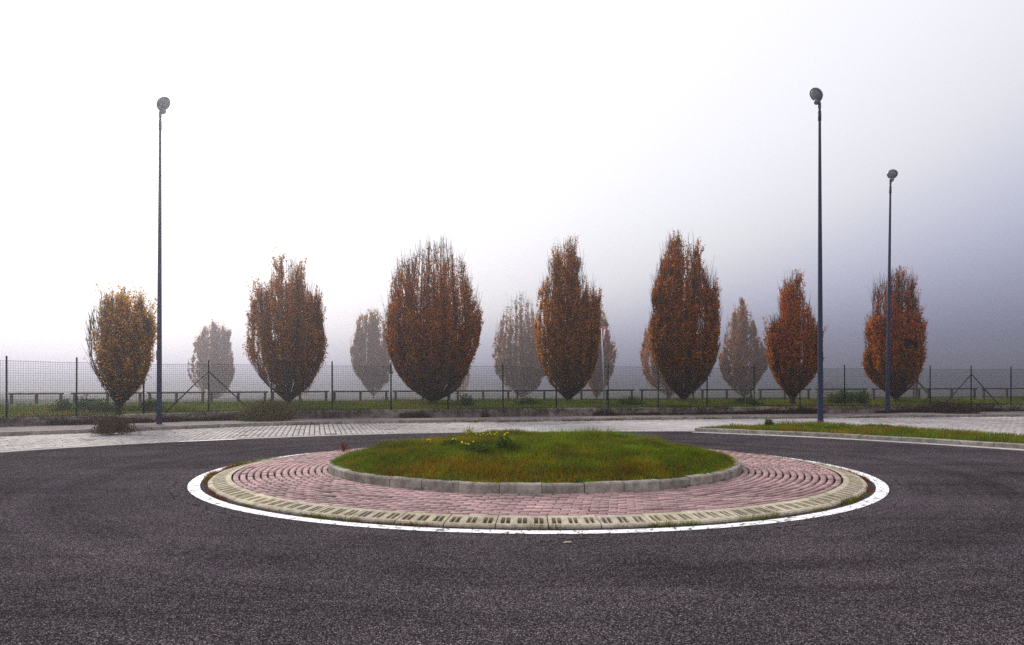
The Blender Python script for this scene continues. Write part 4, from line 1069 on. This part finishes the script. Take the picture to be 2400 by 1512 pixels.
# scrubby bushes
OB = [(.085,.06,.016), (.12,.085,.02), (.05,.035,.015), (.10,.045,.018)]
x, y = at(255, 1014, .1); plant('dry_bush', 'small dry olive-brown bush leaning over the kerb at far left', x, y+.25, .06, .55, .40, 5200, OB, 150, 0, 90, cat='bush', leaf=.05, ncl=60)
x, y = at(628, 984, .12); plant('broom_bush', 'wide olive-yellow bush over the wall by the two-peaked tree', x, y-.1, .10, .98, .66, 15000, [(.11,.095,.016),(.16,.13,.02),(.06,.05,.018),(.08,.045,.02)], 151, 0, 160, cat='bush', leaf=.055, ncl=140)
plant('dry_bush', 'dark brown dry bush heaped over the kerb at far right', ax(2225, 32.2), 32.2, .1, 1.3, .50, 7000, [(.04,.022,.014),(.07,.03,.016),(.03,.025,.015)], 152, 0, 80, cat='bush', leaf=.06, ncl=80)
for k, (px, Y, rd, hg, lb) in enumerate([(230, 25.6, .85, .55, 'dark green bramble behind the fence left of the leftmost tree'), (350, 26.3, .6, .4, 'green bramble behind the fence by the left street lamp'), (1093, 32, .35, .55, 'dark green sapling bush in the verge right of the widest tree'),
    (1243, 34, .8, .4, 'low bramble below the tall pointed tree'), (1480, 35, .6, .4, 'low bramble right of the give-way sign'), (1760, 34, .8, .45, 'low bramble under the faded olive-brown tree'), (1990, 35.5, 1.0, .75, 'tall loose green weeds in the verge between the two right lamps'), (150, 25.0, .4, .5, 'dark bramble behind the first fence post at left')]):
    plant('bramble', lb, ax(px, Y), Y, .36, rd, hg, int(2200*rd*hg*2.2)+500, [DGRN*1.1, DGRN*1.6, GREEN*.7], 160+k, 0, 14, cat='bush', leaf=.09, ncl=24)
plant('dry_stalks', 'pale dry stalks beyond the verge right of the island lamp', ax(1945, 50), 50, .2, 1.2, 1.5, 900, [(.25,.17,.10),(.2,.13,.08)], 175, 0, 40, cat='weeds', leaf=.08)

# fallen leaves
def leaf_on_road(px, py, s, col, lab, z=.006, rot=0):
    x, y = at(px, py); mb = MB()
    out = [(-1,0,0),(-.45,.32,.12),(.1,.42,.05),(.6,.25,.18),(1,0,.02),(.55,-.3,.02),(0,-.38,.1),(-.5,-.25,.02)]
    c_, s_ = math.cos(rot), math.sin(rot)
    vs = [(s*(a*c_-b*s_), s*(a*s_+b*c_), s*cc_+z) for a, b, cc_ in out]
    vs2 = [(a, b, cc_+.0012) for a, b, cc_ in vs]; n_ = len(vs)
    mb.add(vs+vs2, [tuple(range(n_))[::-1], tuple(range(n_, 2*n_))]+[(i, (i+1)%n_, n_+(i+1)%n_, n_+i) for i in range(n_)], col)
    o = mb.build('fallen_leaf', M_leaf); o.location = (x, y, 0); tag(o, lab, 'leaf')
leaf_on_road(1330, 1273, .045, (.62,.55,.45), 'pale curled leaf on the asphalt below the roundabout', rot=.2)
leaf_on_road(1843, 1221.5, .035, (.55,.22,.10), 'orange leaf lying on the painted line at right', rot=.4, z=.01)
leaf_on_road(1898, 999.5, .09, (.75,.72,.68), 'white scrap in the splitter island grass left of the lamp', z=.17)

# ------------------------------------------------------------------ fog: one closed box of even density
mb = MB(); mb.box(-330, -25, -3.6, 330, 500, 26)
hz = mb.build('haze', None)
tag(hz, kind='stuff')
mh = bpy.data.materials.new('fog'); mh.use_nodes = True; N = mh.node_tree.nodes; N.clear()
o_ = N.new('ShaderNodeOutputMaterial'); pvn = N.new('ShaderNodeVolumePrincipled')
pvn.inputs['Color'].default_value = (.425, .43, .49, 1)
pvn.inputs['Density'].default_value = .0024
pvn.inputs['Anisotropy'].default_value = .79
mh.node_tree.links.new(pvn.outputs['Volume'], o_.inputs['Volume'])
hz.data.materials.append(mh)
